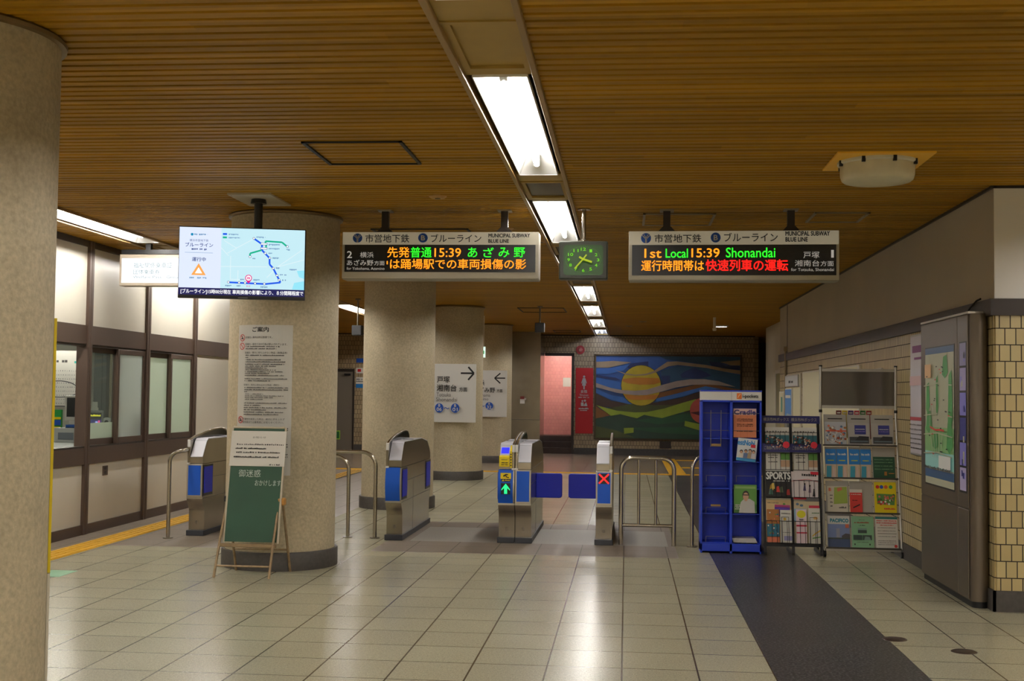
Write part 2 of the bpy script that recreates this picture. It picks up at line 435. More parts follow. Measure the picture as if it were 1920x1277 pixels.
# ================================================================ THE SETTING
X_R, Y_COR, Y_BACK, X_L = 2.83, 9.79, 33.9, -6.03
def setting():
    b = B(); b.box(-10.2, 8.2, -24, 38.2, -.12, 0)
    struct(b.build('floor', FLOOR_M), 'cream terrazzo tile floor with a dark speckled stone strip on the right', 'floor')
    # ceiling: slats in one surface, with dark void above
    b = B(); y = -24.0; i = 0
    while y < 38:
        for x0, x1 in ((-10, -5.585), (-5.195, -.868), (-.482, 8)) if y > -10 else ((-10, 8),):
            if y > Y_BACK + .2 and x1 < 3: continue
            if x1 == 8 and -2.1 < y < 9.3:
                segs = ((x0, 4.86), (5.14, 8))
            else: segs = ((x0, x1),)
            b.m(0)
            w = .086
            for x0, x1 in segs:
                v = [b.bm.verts.new(p) for p in ((x0, y, CEIL + .03), (x0, y + .008, CEIL), (x0, y + w - .008, CEIL), (x0, y + w, CEIL + .03),
                                                 (x1, y, CEIL + .03), (x1, y + .008, CEIL), (x1, y + w - .008, CEIL), (x1, y + w, CEIL + .03))]
                for q in ((0, 1, 5, 4), (1, 2, 6, 5), (2, 3, 7, 6)): b.face([v[k] for k in q])
        y += .105
    b.m(1).box(-10.2, 8.2, -24, 38.2, 3.46, 3.5)
    struct(b.build('ceiling', [SLAT_M, mat('ceiling_void', (40, 30, 16), .9)]), 'ochre metal slat ceiling running across the whole hall', 'ceiling')

    # end wall with the mural
    b = B()
    for x0, x1, z0, z1 in ((-10, -2.6, 0, 3.3), (-1.46, 3.475, 0, 3.3), (-2.6, -1.46, 2.75, 3.3)):
        b.box(x0, x1, Y_BACK, Y_BACK + .22, z0, z1)
    w = b.build('wall_back', TILE_B)
    struct(w, 'beige tiled end wall of the hall behind the ticket gates', 'wall')
    b = B()
    for x0, x1 in ((-10, -8.69), (-7.59, -3.07), (-1.43, 3.48)): b.box(x0, x1, Y_BACK - .02, Y_BACK, 0, .17)
    struct(b.build('baseboard_back', DKSTONE), 'dark stone skirting along the beige tiled end wall', 'skirting')
    b = B(); b.box(-10, 3.48, Y_BACK - .03, Y_BACK + .02, 3.255, 3.30)
    struct(b.build('trim_1', BROWN_D), 'dark trim between the end wall and the ceiling', 'trim')
    # women's entrance: dark frame, brown steps, pink tiled wall inside
    b = B()
    b.box(-1.51, -1.44, Y_BACK - .03, Y_BACK + .3, 0, 2.75); b.box(-2.255, -1.44, Y_BACK - .03, Y_BACK + .2, 2.70, 2.78)
    struct(b.build('trim_2', BROWN_D), 'dark frame round the pink entrance beside the red sign', 'door frame')
    b = B()
    for i in range(3): b.box(-2.6, -1.51 if i < 1 else -1.2, Y_BACK + (.08 if i < 1 else .02 + .24 * i), Y_BACK + 1.6, .16 * i, .16 * (i + 1) - .006)
    struct(b.build('floor_steps', mat('brown_stone_steps', (58, 40, 34), .5, noise=(12, .15))), 'dark brown steps up into the pink entrance', 'steps')
    b = B(); b.box(-2.9, -1.2, Y_BACK + 1.6, Y_BACK + 1.7, .2, 2.9)
    struct(b.build('wall_entrance', tile_material('pink_tiles', 'x', (232, 158, 152), (226, 150, 146), (214, 142, 138), .1, .1)), 'pink tiled wall inside the entrance on the end wall', 'wall')
    b = B(); b.box(-2.9, -1.2, Y_BACK + .22, Y_BACK + 1.7, 2.9, 2.95); b.box(-2.95, -2.9, Y_BACK + .22, Y_BACK + 1.7, 0, 2.95); b.box(-1.2, -1.15, Y_BACK + .22, Y_BACK + 1.7, 0, 2.95)
    struct(b.build('ceiling_entrance', WHITE), 'white ceiling and sides inside the pink entrance', 'ceiling')
    o = thing('entrance_fill_light', 'added unseen fluorescent light inside the pink entrance, above its opening', 'ceiling light', (-1.85, Y_BACK + .42, 2.9))  # added lamp, hidden above the opening, brightens the pink tiles
    B().box(-.45, .45, -.05, .05, -.05, 0).build('housing', WHITE, o)
    for d in (-.04, .04): B().cyl((-.42, d, -.07), .018, .84, 'x', 12).build('tube', glow('entrance_tube_glow', (255, 246, 236), 85), o, smooth=True)
    # door in the end wall, far left
    d = B(); d.box(-8.62, -7.64, Y_BACK - .035, Y_BACK - .001, 0, 2.2)
    dr = d.build('door_1', mat('grey_door', (112, 104, 92), .5)); struct(dr, 'grey metal door in the end wall between two pillars', 'door')
    b = B(); b.box(-7.64, -7.60, Y_BACK - .05, Y_BACK - .001, 0, 2.28); b.box(-8.68, -8.62, Y_BACK - .05, Y_BACK - .001, 0, 2.28); b.box(-8.62, -7.64, Y_BACK - .05, Y_BACK - .001, 2.2, 2.28)
    b.build('door_frame', BROWN_D, dr)
    b = B(); b.box(-7.88, -7.70, Y_BACK - .10, Y_BACK - .035, 2.09, 2.15); b.build('door_closer', BLACK, dr)
    # right wall
    b = B()
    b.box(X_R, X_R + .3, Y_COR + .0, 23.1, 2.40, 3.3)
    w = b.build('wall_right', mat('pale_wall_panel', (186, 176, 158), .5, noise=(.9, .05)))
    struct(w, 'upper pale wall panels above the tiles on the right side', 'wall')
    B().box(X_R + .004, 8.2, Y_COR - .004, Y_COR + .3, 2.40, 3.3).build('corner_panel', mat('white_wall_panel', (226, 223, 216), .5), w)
    b = B(); b.box(X_R, X_R + .3, Y_COR + .02, 23.1, 0, 2.40); b.build('tiled_wall', TILE_Y, w)
    b = B(); b.box(X_R + .012, 8.2, Y_COR, Y_COR + .3, 0, 2.40); b.build('tiled_wall', TILE_X, w)
    b = B(); b.box(X_R - .005, X_R + .0, 22.05, 22.09, 0, 3.28); b.build('joint', BLACK, w)
    b = B(); b.box(X_R - .03, X_R + .05, Y_COR - .03, 23.1, 2.275, 2.405); b.box(X_R + .05, 8.2, Y_COR - .03, Y_COR + .05, 2.275, 2.405)
    struct(b.build('trim_3', BROWN_D), 'dark bronze band between tiles and upper panels of the right wall', 'trim')
    b = B(); b.box(X_R - .02, X_R, Y_COR - .02, 23.1, 0, .16); b.box(X_R - .02, 8.2, Y_COR - .02, Y_COR, 0, .16)
    struct(b.build('baseboard_right', DKSTONE), 'dark stone skirting below the right tiled wall', 'skirting')
    b = B(); b.box(X_R - .02, X_R + .02, Y_COR - .02, 23.1, 3.265, 3.30); b.box(X_R, 8.2, Y_COR - .02, Y_COR + .02, 3.265, 3.30)
    struct(b.build('trim_4', BROWN_D), 'thin dark line where the right wall meets the ceiling', 'trim')
    # beyond the right wall: cream wall with a doorway, then a dark passage
    b = B()
    b.box(X_R + .3, 3.36, 22.8, 23.1, 0, 3.3); b.box(3.34, 3.6, 23.1, 26.2, 0, 3.3)
    b.box(3.34, 3.6, 27.9, 30.0, 0, 3.3); b.box(3.34, 3.6, 26.2, 27.9, 2.15, 3.3); b.box(3.6, 4.6, 25.9, 26.2, 0, 3.3); b.box(4.5, 4.6, 26.2, 30, 0, 3.3)
    w = b.build('wall_passage', mat('cream_wall', (206, 200, 172), .5)); struct(w, 'cream wall with a doorway beyond the end of the right wall', 'wall')
    b = B(); b.box(3.325, 3.345, 26.12, 26.2, 0, 2.2); b.box(3.325, 3.345, 27.9, 27.98, 0, 2.2); b.box(3.325, 3.345, 26.12, 27.98, 2.15, 2.23)
    b.build('doorway_frame', CREAM, w)
    b = B(); b.box(3.2, 8.2, 38.0, 38.2, 0, 3.4); b.m(1).box(3.4, 6, 37.95, 38.0, 0, 1.2)
    struct(b.build('wall_far', [mat('dark_grey_wall', (84, 80, 78), .6), mat('ochre_panel', (150, 110, 40), .6)]), 'dark wall at the end of the passage past the mural wall', 'wall')
    b = B(); b.box(3.475, 3.6, Y_BACK + .22, 38.0, 0, 3.3)
    struct(b.build('wall_passage_side', TILE_Y), 'tiled side of the dark passage past the mural wall', 'wall')
    # hall behind and beside the camera
    b = B(); b.box(-10.2, 8.2, -24.2, -24, 0, 3.4)
    struct(b.build('wall_rear', CREAM), 'cream wall behind the viewer', 'wall')
    b = B(); b.box(8.0, 8.2, -24, Y_COR, 0, 3.4)
    struct(b.build('wall_side', CREAM), 'cream wall far out to the right of the viewer', 'wall')
    b = B(); b.box(-10.2, -10, 20.9, 38, 0, 3.4)
    struct(b.build('wall_left_far', TILE_Y), 'tiled wall in the far left bay beyond the office', 'wall')
setting()

def pillar(cx, cy, label):
    o = thing('pillar', label, 'pillar', (cx, cy, 0), kind='structure')
    B().lathe([(0, 0), (.51, 0), (.51, 3.44), (0, 3.44)], n=96).build('shaft', STONE, o, smooth=True)
    B().lathe([(.50, 0), (.54, 0), (.54, .155), (.535, .165), (.50, .165)], n=96).build('skirting', DKSTONE, o, smooth=True)
    B().lathe([(.505, CEIL - .035), (.535, CEIL - .03), (.538, CEIL - .012), (.525, CEIL + .003), (.505, CEIL + .003)], n=96).build('ceiling_ring', mat('ring_trim', (120, 98, 62), .4, .4), o, smooth=True)
    return o
PIL = [(-3.207, 5.45), (-3.245, 11.4), (-3.245, 17.35), (-3.245, 23.3), (-3.245, 29.25)]
pillar(*PIL[0], 'round stone pillar nearest the viewer at the left edge')
pillar(*PIL[1], 'round stone pillar carrying the long white notice, behind the chalkboard easel')
pillar(*PIL[2], 'round stone pillar without a sign, behind the middle left ticket gate')
pillar(*PIL[3], 'round stone pillar behind the white sign with an arrow to the right')
pillar(*PIL[4], 'round stone pillar behind the white sign with an arrow to the left')
# steel clad pier in front of the pink entrance
b = B(); b.box(-3.06, -2.265, 32.3, Y_BACK - .035, 0, 3.28)
o = struct(b.build('pillar_steel', STEEL), 'square pier clad in brushed steel beside the pink entrance', 'pier')
B().box(-3.06, -2.265, 32.294, 32.3, .95, .965).build('seam', STEEL_D, o)

# ---------------------------------------------------------------- left wall: office front of bronze frames and cream panels
MUL = [13.26 + 1.70 * k for k in range(-21, 4)]        # 11.56, 13.26, 14.96, 16.66, 18.36
def left_wall():
    b = B()
    y0, y1 = -24.0, 18.36
    b.box(X_L - .12, X_L, y0, y1, 2.33, 3.3)                     # upper panels
    b.box(X_L - .12, X_L, y0, 11.50, .10, 2.13); b.box(X_L - .12, X_L, 16.72, y1, .10, 2.13)
    b.box(X_L - .12, X_L, 11.50, 16.72, .10, .78)
    w = b.build('wall_left', CREAM); struct(w, 'office front of cream panels in bronze frames along the left side', 'wall')
    for y in MUL:
        B().box(X_L - .1, X_L + .035, y - .058, y - .006, .0, 3.285).box(X_L - .1, X_L + .035, y + .006, y + .058, .0, 3.285).box(X_L - .1, X_L + .02, y - .006, y + .006, 0, 3.285).build('mullion', BROWN, w, bevel=.004)
    for z0, z1, m, nm in ((2.125, 2.335, BROWN, 'transom_rail'), (3.215, 3.30, BROWN_D, 'head_rail'), (.0, .11, BROWN, 'bottom_rail')):
        B().box(X_L - .1, X_L + .02, y0, y1, z0, z1).build(nm, m, w)
    B().box(X_L - .1, X_L + .028, 9.8, 16.72, .78, .965).build('sill_rail', BROWN, w)
    o = B().box(X_L - .02, X_L + .008, 13.745, 13.88, .625, .735).m(1).box(X_L, X_L + .011, 13.79, 13.835, .64, .675).box(X_L, X_L + .011, 13.79, 13.835, .69, .72).build('power_outlet', [BROWN, BLACK])
    tag(o, 'small dark power outlet plate on the cream panel under the office window', 'outlet')
left_wall()

CLEAR = glass_material('clear_pane', (236, 242, 238), .9, .02, (220, 226, 220))
FROST = glass_material('frosted_pane', (235, 240, 236), .36, .12, (238, 244, 240))
FROST2 = glass_material('milky_pane', (235, 240, 230), .12, .12, (236, 246, 232))
def sash(win, y0, y1, x, glass, band=0.0):
    z0, z1 = .985, 2.10
    f = B(); t = .052
    f.box(x - .02, x + .02, y0, y0 + t, z0, z1); f.box(x - .02, x + .02, y1 - t, y1, z0, z1)
    f.box(x - .02, x + .02, y0 + t, y1 - t, z0, z0 + .07); f.box(x - .02, x + .02, y0 + t, y1 - t, z1 - .06, z1)
    s = f.build('sash_frame', BROWN, win, bevel=.004)
    B().box(x - .003, x + .003, y0 + t, y1 - t, z0 + .07 + band, z1 - .06).build('pane', glass, s)
    if band: B().box(x - .003, x + .003, y0 + t, y1 - t, z0 + .07, z0 + .07 + band).build('frosted_band', FROST2, s)
def window(n, y0, y1, label):
    w = thing('window_%d' % n, label, 'window', kind='structure')
    B().box(X_L - .09, X_L + .01, y0, y1, 2.10, 2.13).box(X_L - .09, X_L + .02, y0, y1, .962, .986).build('window_frame', BROWN_D, w)
    return w
w1 = window(1, 11.62, 13.20, 'open service window of the office, nearest the front pillar')
sash(w1, 11.64, 12.43, X_L - .06, CLEAR)
w2 = window(2, 13.32, 14.90, 'office window showing a small lit display and flowers')
sash(w2, 13.32, 14.16, X_L - .055, CLEAR, .18); sash(w2, 14.08, 14.90, X_L - .005, FROST)
w3 = window(3, 15.02, 16.60, 'milky office window with two panes beside the blank cream panel')
sash(w3, 15.02, 15.86, X_L - .055, FROST2); sash(w3, 15.78, 16.60, X_L - .005, FROST2)

# room behind the office windows
def office():
    wallm = mat('office_wall', (196, 196, 186), .6)
    b = B(); b.box(-9.6, -9.5, 8, 18.3, 0, 2.7); b.box(-9.5, X_L - .12, 18.3, 18.36, 0, 2.7); b.box(-9.5, X_L - .12, 8, 8.05, 0, 2.7)
    struct(b.build('wall_office', wallm), 'pale walls inside the station office', 'wall')
    b = B(); b.box(-9.6, X_L - .12, 8, 18.3, 2.62, 2.68)
    struct(b.build('ceiling_office', mat('office_ceiling', (200, 200, 194), .7)), 'white ceiling inside the station office', 'ceiling')
    for i, y in enumerate((11.8, 15.8)):
        o = thing('office_light', ('fluorescent light inside the office, above the map board', 'fluorescent light inside the office, behind the milky panes')[i], 'light', (-7.6, y, 2.62))
        B().box(-.15, .15, -.65, .65, -.05, 0).build('housing', WHITE, o)
        B().cyl((0, -.6, -.075), .016, 1.2, 'y', 12).build('tube', glow('office_tube_glow', (255, 252, 240), OFFICE_TUBE), o)
    # map board and shelf below it
    o = thing('map_board', 'white route map board seen through the open service window', 'board', (-7.75, 16.0, 0))
    B().box(-.75, .40, 0, .04, 1.38, 2.14).build('board', PAPER, o)
    p = Print(face_y(0), [], .002)
    p.micro(-.1, .2, 1.98, .05, INKG, 3); p.rect(.30, 1.97, .40, 2.0, mat('aqua', (60, 170, 160)))
    for k in range(9): p.micro(-.3 + .07 * (k % 3), .36, 1.86 - .055 * k, .015, mat('map_grey', (120, 122, 124)), k, 1.4)
    p.line([(-.3 + .4 + .28 * cos(a / 10), 1.60 + .13 * sin(a / 10) * (1 if a < 31 else .7)) for a in range(0, 60, 3)], .012, mat('map_dark', (60, 62, 66)))
    p.rect(-.75, 1.38, .40, 1.395, mat('map_edge', (60, 58, 60)))
    p.build('print', o)
    o = thing('notice_rack', 'green and blue striped board under the white map board', 'board', (-7.75, 15.98, 0))
    B().box(-.75, .14, 0, .05, .95, 1.34).build('board', GREEN, o)
    p = Print(face_y(0), [], .002)
    p.rect(-.75, 1.21, .14, 1.24, YELLOW); p.rect(-.75, 1.13, .14, 1.20, BLUEI); p.rect(-.75, 1.08, .14, 1.11, YELLOW); p.rect(-.75, 1.04, .14, 1.08, BLUEI)
    p.build('print', o)
    o = thing('office_desk', 'pale counter inside the office behind the windows', 'desk', (-6.5, 14.2, 0))
    B().box(-.85, .30, -3.0, 2.4, .90, .945).build('desk_top', mat('counter_grey', (198, 202, 196), .4), o, bevel=.006)
    B().box(-.82, .26, -2.9, 2.3, 0, .90).build('desk_body', mat('desk_body_grey', (150, 150, 146), .5), o)
    o = thing('service_counter', 'grey cabinet under the white monitor inside the office', 'cabinet', (-7.05, 15.15, 0))
    B().box(-.16, .16, -.2, .2, .945, 1.13).build('body', mat('cabinet_white', (206, 208, 208), .4), o, bevel=.006)
    B().box(-.10, .10, -.206, -.2, .98, 1.07).build('drawer', mat('drawer_grey', (128, 134, 146), .4), o)
    o = thing('monitor', 'white framed monitor with a dark upright screen behind the service window', 'monitor', (-7.05, 15.12, 1.13), .15); o.scale = (.66, .66, .68)
    B().box(-.15, .16, 0, .05, .13, .60).build('casing', WHITE, o, bevel=.012)
    B().box(-.11, .12, -.004, 0, .20, .56).build('screen', BLACK, o)
    B().box(-.06, .06, 0, .05, .03, .13).box(-.12, .12, -.07, .10, 0, .03).build('stand', WHITE, o)
    o = thing('document_tray', 'blue tray of papers in front of the office monitor', 'tray', (-6.99, 15.0, 1.13)); o.scale = (.5, .4, .5)
    B().box(-.14, .14, -.1, .1, 0, .02).box(-.14, .14, -.1, -.09, 0, .08).box(-.14, .14, .09, .1, 0, .08).box(.13, .14, -.1, .1, 0, .08).build('tray', mat('tray_blue', (30, 84, 170), .5), o)
    B().box(-.12, .11, -.07, .08, .02, .055).build('papers', PAPER, o)
    o = tag(B().box(-6.62, -6.24, 12.7, 13.45, .946, .956).build('paper_sheet', PAPER), 'white sheet lying on the counter at the open service window', 'paper')
    # fare display
    o = thing('fare_display', 'small lit display on the counter behind the office window', 'display', (-6.455, 14.45, .945), .2); o.scale = (.55, .55, 1.1)
    B().box(-.17, .17, 0, .11, .16, .38).box(-.05, .05, .03, .09, .02, .16).box(-.12, .12, -.02, .12, 0, .02).build('casing', mat('display_grey', (150, 150, 148), .45), o, bevel=.008)
    p = Print(face_y(0), [], .0015)
    p.rect(-.15, .19, .15, .355, BLACK); p.micro(-.14, .13, .315, .022, glow('yellow_led', (250, 240, 40), 1.2), 4)
    p.rect(-.15, .19, .15, .28, glow('navy_screen', (20, 24, 120), .8)); p.micro(-.14, .0, .225, .012, glow('blue_led', (150, 180, 255), 1.2), 8)
    p.rect(.02, .19, .07, .26, glow('lilac_led', (170, 180, 255), 1.4)); p.rect(.075, .21, .12, .27, glow('pink_led', (255, 90, 150), 1.2)); p.rect(.075, .19, .13, .21, glow('white_led', (230, 230, 255), 1.2))
    p.build('screen', o)
    B().box(-.08, .06, .02, .1, .38, .41).box(-.07, .04, .03, .09, .41, .475).build('card_reader', WHITE, o)
    o = thing('tape_roll', 'white and black roll with red trim beside the small lit display', 'roll', (-6.345, 14.56, 1.20)); o.scale = (.6, .6, .6)
    B().cyl((0, -.03, .03), .10, .06, 'y', 28).build('roll', WHITE, o, smooth=True)
    B().cyl((0, -.034, .03), .045, .004, 'y', 24).build('core', BLACK, o)
    B().box(-.09, .09, -.035, .035, -.085, -.055).build('base', RED, o)
    B().box(-.06, .06, -.04, .04, -.424, -.085).build('stand', WHITE, o)
    # flowers
    o = thing('flower_vase', 'bouquet of yellow and red flowers behind the frosted pane', 'flowers', (-6.245, 14.79, .945))
    B().lathe([(0, 0), (.05, 0), (.065, .06), (.045, .15), (.055, .18), (.05, .18), (.04, .15)], n=24).build('vase', WHITE, o, smooth=True)
    r = random.Random(5); g = B()
    for i in range(46):
        a = r.uniform(0, 6.28); q = r.uniform(.03, .16); h = r.uniform(.16, .42)
        g.tube([(0, 0, .12), (q * .5 * cos(a), q * .5 * sin(a), h * .7), (q * cos(a), q * sin(a), h)], .004, 5)
        c = Vector((q * cos(a), q * sin(a), h)); t = Vector((cos(a + 1), sin(a + 1), .5)) * .05; n = Vector((-sin(a), cos(a), .2)) * .016
        g.poly([c - t, c + n, c + t, c - n])
    g.build('leaves', mat('leaf_green', (54, 92, 34), .6), o)
    g = B()
    for i in range(26):
        a = r.uniform(0, 6.28); q = r.uniform(.0, .15); g.ball((q * cos(a), q * sin(a), r.uniform(.30, .48)), .026, 1, 1, .7, 8)
    g.build('yellow_blossoms', mat('petal_yellow', (240, 196, 20), .6), o, smooth=True)
    g = B()
    for i in range(9):
        a = r.uniform(0, 6.28); q = r.uniform(.0, .035); g.ball((.06 + q * cos(a), .06 + q * sin(a), .20 + r.uniform(-.02, .03)), .035, 1, 1, .8, 8)
    g.build('red_blossoms', mat('petal_red', (220, 50, 60), .6), o, smooth=True)
    # tall dark cupboard, post and curtain seen through the clear pane
    o = thing('office_cupboard', 'tall dark cupboard deep inside the office behind the lit display', 'cupboard', (-7.97, 18.0, 0))
    B().box(-.095, .095, 0, .28, 0, 2.3).build('body', mat('cupboard_dark', (70, 72, 70), .6), o)
    B().box(.03, .036, -.01, 0, .05, 2.25).build('door_gap', BLACK, o)
    tag(B().box(-8.17, -8.075, 17.9, 18.05, 0, 2.62).build('office_post', WHITE), 'slim white post inside the office, seen through the clear pane', 'post')
    g = B()
    for i in range(12): g.cyl((-7.84 + .035 * i, 18.1 + .02 * (i % 2), .2), .026, 2.2, 'z', 10)
    tag(g.build('curtain', mat('curtain_beige', (176, 160, 130), .8), smooth=True), 'beige curtain hanging inside the office right of the dark cupboard', 'curtain')
office()

# ---------------------------------------------------------------- light troughs
def trough(n, xc, label):
    t = thing('trim_%d' % n, label, 'light trough', (xc, 0, 0), kind='structure')
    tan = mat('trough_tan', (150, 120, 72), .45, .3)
    for s in (-1, 1):
        B().box(s * .193 - .016, s * .193 + .016, -10, 33.85, CEIL - .022, CEIL + .06).build('side_rail', tan, t, bevel=.004)
    panel = mat('trough_panel', (168, 138, 66), .5, noise=(3, .08)); dk = mat('trough_dark', (74, 60, 34), .5)
    g = B(); d = B()
    for k in range(-4, 7):
        a = 6.34 + 4.15 * k; b_ = a + 2.88; e = a + 4.15
        if e > 33.85: e = 33.85
        g.box(-.18, .18, b_, b_ + .32, CEIL + .008, CEIL + .03)
        g.box(-.18, .18, b_ + .32, min(b_ + .36, 33.8), CEIL + .0, CEIL + .03)
        if b_ + .36 < 33.8:
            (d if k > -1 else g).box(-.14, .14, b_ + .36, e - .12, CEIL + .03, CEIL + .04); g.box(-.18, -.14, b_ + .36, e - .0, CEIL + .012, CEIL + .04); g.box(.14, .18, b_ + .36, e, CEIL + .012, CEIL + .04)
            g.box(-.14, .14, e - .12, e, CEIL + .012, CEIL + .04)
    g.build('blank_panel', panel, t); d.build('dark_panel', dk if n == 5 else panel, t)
    return t
trough(5, -.675, 'long central light trough running along the ceiling')
trough(6, -5.39, 'light trough along the ceiling above the office front')
TUBE_M = glow('fluorescent_tube_glow', (255, 250, 244), TUBE)
REFL = mat('reflector_white', (236, 236, 232), .35)
def fixture_parts():
    h = B(); y0, y1, zt, zb = 0, 2.88, CEIL + .12, CEIL + .004; w0, w1 = .075, .142
    P = lambda x, y, z: h.bm.verts.new((x, y, z))
    a = [P(-w1, y0, zb), P(w1, y0, zb), P(w1, y1, zb), P(-w1, y1, zb)]
    c = [P(-w0, y0 + .14, zt), P(w0, y0 + .14, zt), P(w0, y1 - .14, zt), P(-w0, y1 - .14, zt)]
    for i in range(4): h.face([a[i], a[(i + 1) % 4], c[(i + 1) % 4], c[i]])
    h.face(c)
    for x in (-w1 - .006, w1): h.box(x, x + .006, y0, y1, zb - .006, zb + .02)
    h.box(-w1, w1, y0 - .006, y0, zb - .006, zb + .02); h.box(-w1, w1, y1, y1 + .006, zb - .006, zb + .02)
    k = B()
    for y in (.16, 2.66): k.box(-.02, .02, y, y + .05, CEIL + .03, zt)
    t = B().cyl((0, .20, CEIL + .046), .019, 2.48, 'y', 16)
    return h, k, t
H, K, T = fixture_parts()
proto = None
FL = [(-.675, k, n) for k, n in ((-4, 'behind the viewer, fifth back'), (-3, 'behind the viewer, fourth back'), (-2, 'behind the viewer, third back'), (-1, 'just outside the upper edge of the view'),
      (0, 'nearest in view, the largest bright strip'), (1, 'just behind the hanging clock'), (2, 'hidden between clock and signs'), (3, 'first one visible below the clock'),
      (4, 'second one visible below the clock'), (5, 'third one visible below the clock'), (6, 'glowing faintly at the very end, over the mural wall'))]
FL += [(-5.39, k, n) for k, n in ((-4, 'above the office front, behind the viewer, fourth back'), (-3, 'above the office front, behind the viewer, third back'), (-2, 'above the office front, behind the viewer, second back'), (-1, 'above the office front, hidden by the nearest pillar'), (0, 'above the office front beside the nearest pillar'), (1, 'above the open service window, beside the white lit sign'),
       (2, 'above the office front, hidden by the hanging screen'), (3, 'above the office front, hidden by the notice pillar'), (4, 'seen between the first two full pillars'), (5, 'far left, deep in the hall'), (6, 'far left, next to the end wall'))]
FL += [(5.0, k, n) for k, n in ((-2, 'added unseen far out to the right of the viewer, rear one'), (-1, 'added unseen far out to the right of the viewer, middle one'), (0, 'added unseen far out to the right of the viewer, closest to the corner wall'))]  # added row outside the view, brightens the pale corner wall
for x, k, n in FL:
    y = 6.34 + 4.15 * k
    grp = 'added fluorescent lights right of the viewer' if x > 2 else 'fluorescent lights of the central trough' if x > -2 else 'fluorescent lights above the office front'
    lab = ('central ceiling fluorescent light ' if -2 < x < 2 else 'fluorescent ceiling light ') + n
    if proto is None:
        proto = thing('fluorescent_light', lab, 'ceiling light', (x, y, 0), group=grp)
        H.build('reflector', REFL, proto); K.build('tube_holder', WHITE, proto); tb = T.build('tube', TUBE_M, proto, smooth=True)
        tube_left = tb.data.copy(); tube_left.materials[0] = glow('fluorescent_tube_glow_strong', (255, 250, 244), TUBE_LEFT)
        kids = list(proto.children)
    else:
        r = proto.copy(); COL.objects.link(r); r.location = (x, y, 0); r['label'] = lab; r['group'] = grp
        for c in kids:
            q = c.copy(); COL.objects.link(q); q.parent = r
            if abs(x) > 2 and c.name.startswith('tube') and 'holder' not in c.name: q.data = tube_left
    if k == 6 and x > -2:
        for q in r.children:
            if q.name.startswith('tube') and 'holder' not in q.name:
                q.data = q.data.copy(); q.data.materials[0] = glow('fading_tube_glow', (214, 224, 255), 40)
    if k == 6:     # the last one is shortened by the end wall
        (proto if proto.location == Vector((x, y, 0)) else r).scale = (1, .9, 1)

# batten lights added out of view behind the camera to light the sign fronts
CB = None
for i, (x, y) in enumerate([(a, c) for c in (-12.2, -16.4) for a in (-4.6, -1.6, 1.4, 4.4, 6.8)]):
    lab = 'added unseen twin tube ceiling light behind the viewer, %s row, %s' % (('nearer', 'farther')[i // 5], ('far left', 'left', 'middle', 'right', 'far right')[i % 5])
    if CB is None:
        CB = thing('added_batten_light', lab, 'ceiling light', (x, y, 0), group='added batten lights behind the viewer')
        B().box(-1.22, 1.22, -.07, .07, CEIL - .07, CEIL - .001).box(-1.22, 1.22, -.13, -.115, CEIL - .125, CEIL - .001).box(-1.22, 1.22, .115, .13, CEIL - .125, CEIL - .001).build('housing', WHITE, CB)  # side skirts added to keep the light off the ceiling
        for d in (-.05, .05): B().cyl((-1.18, d, CEIL - .10), .019, 2.36, 'x', 12).build('tube', glow('concourse_tube_glow', (255, 246, 232), FILL_BATTEN), CB, smooth=True)
    else:
        r = CB.copy(); COL.objects.link(r); r.location = (x, y, 0); r['label'] = lab
        for c in CB.children:
            q = c.copy(); COL.objects.link(q); q.parent = r

# ---------------------------------------------------------------- things on the ceiling
def hatch(x0, x1, y0, y1, m, label, w=.022):
    b = B()
    b.box(x0, x0 + w, y0, y1, CEIL - .012, CEIL + .01); b.box(x1 - w, x1, y0, y1, CEIL - .012, CEIL + .01)
    b.box(x0, x1, y0, y0 + w * .6, CEIL - .012, CEIL + .01); b.box(x0, x1, y1 - w * .6, y1, CEIL - .012, CEIL + .01)
    o = b.build('access_hatch', m); tag(o, label, 'ceiling hatch', 'access hatches in the slat ceiling', 'structure')
HB = mat('hatch_black', (20, 18, 16), .6); HG = mat('hatch_grey', (138, 124, 96), .5)
hatch(-2.17, -1.49, 7.93, 8.72, HB, 'black edged ceiling hatch nearest the viewer, fully outlined')
hatch(-2.60, -1.60, 12.2, 13.0, HB, 'black edged ceiling hatch just above the platform 2 departure board')
hatch(.14, .80, 11.2, 11.95, HG, 'grey edged ceiling hatch between clock and platform 1 departure board')
hatch(1.67, 2.16, 11.15, 11.75, HG, 'grey edged ceiling hatch above the far end of the platform 1 board')
hatch(-2.1, -1.2, 23.4, 24.6, HB, 'dark edged ceiling hatch above the hanging loudspeaker')
hatch(-1.9, -1.2, 31.5, 32.4, HB, 'dark edged ceiling hatch close to the end wall')
def disc(x, y, r, m, label):
    o = thing('ceiling_speaker', label, 'ceiling disc', (x, y, CEIL))
    B().lathe([(0, -.018), (r * .8, -.016), (r, -.004), (r, .002)], n=28).build('plate', m, o, smooth=True)
    B().lathe([(0, -.026), (r * .3, -.024), (r * .35, -.016)], n=20).build('cap', mat('cap_grey', (110, 92, 60), .5), o, smooth=True)
DT = mat('disc_tan', (176, 136, 84), .5)
disc(-1.60, 10.2, .075, DT, 'small round ceiling disc in front of the platform 2 departure board')
disc(-1.21, 12.2, .07, DT, 'small round ceiling disc behind the platform 2 board, nearest of three')
disc(-1.28, 12.9, .08, DT, 'small round ceiling disc behind the platform 2 board, middle of three')
disc(-.93, 13.2, .06, DT, 'small round ceiling disc behind the platform 2 board, closest to the trough')
disc(.35, 27.5, .09, HG, 'small round ceiling disc far back above the mural, nearer one')
disc(.05, 29.3, .09, HG, 'small round ceiling disc far back above the mural, farther one')

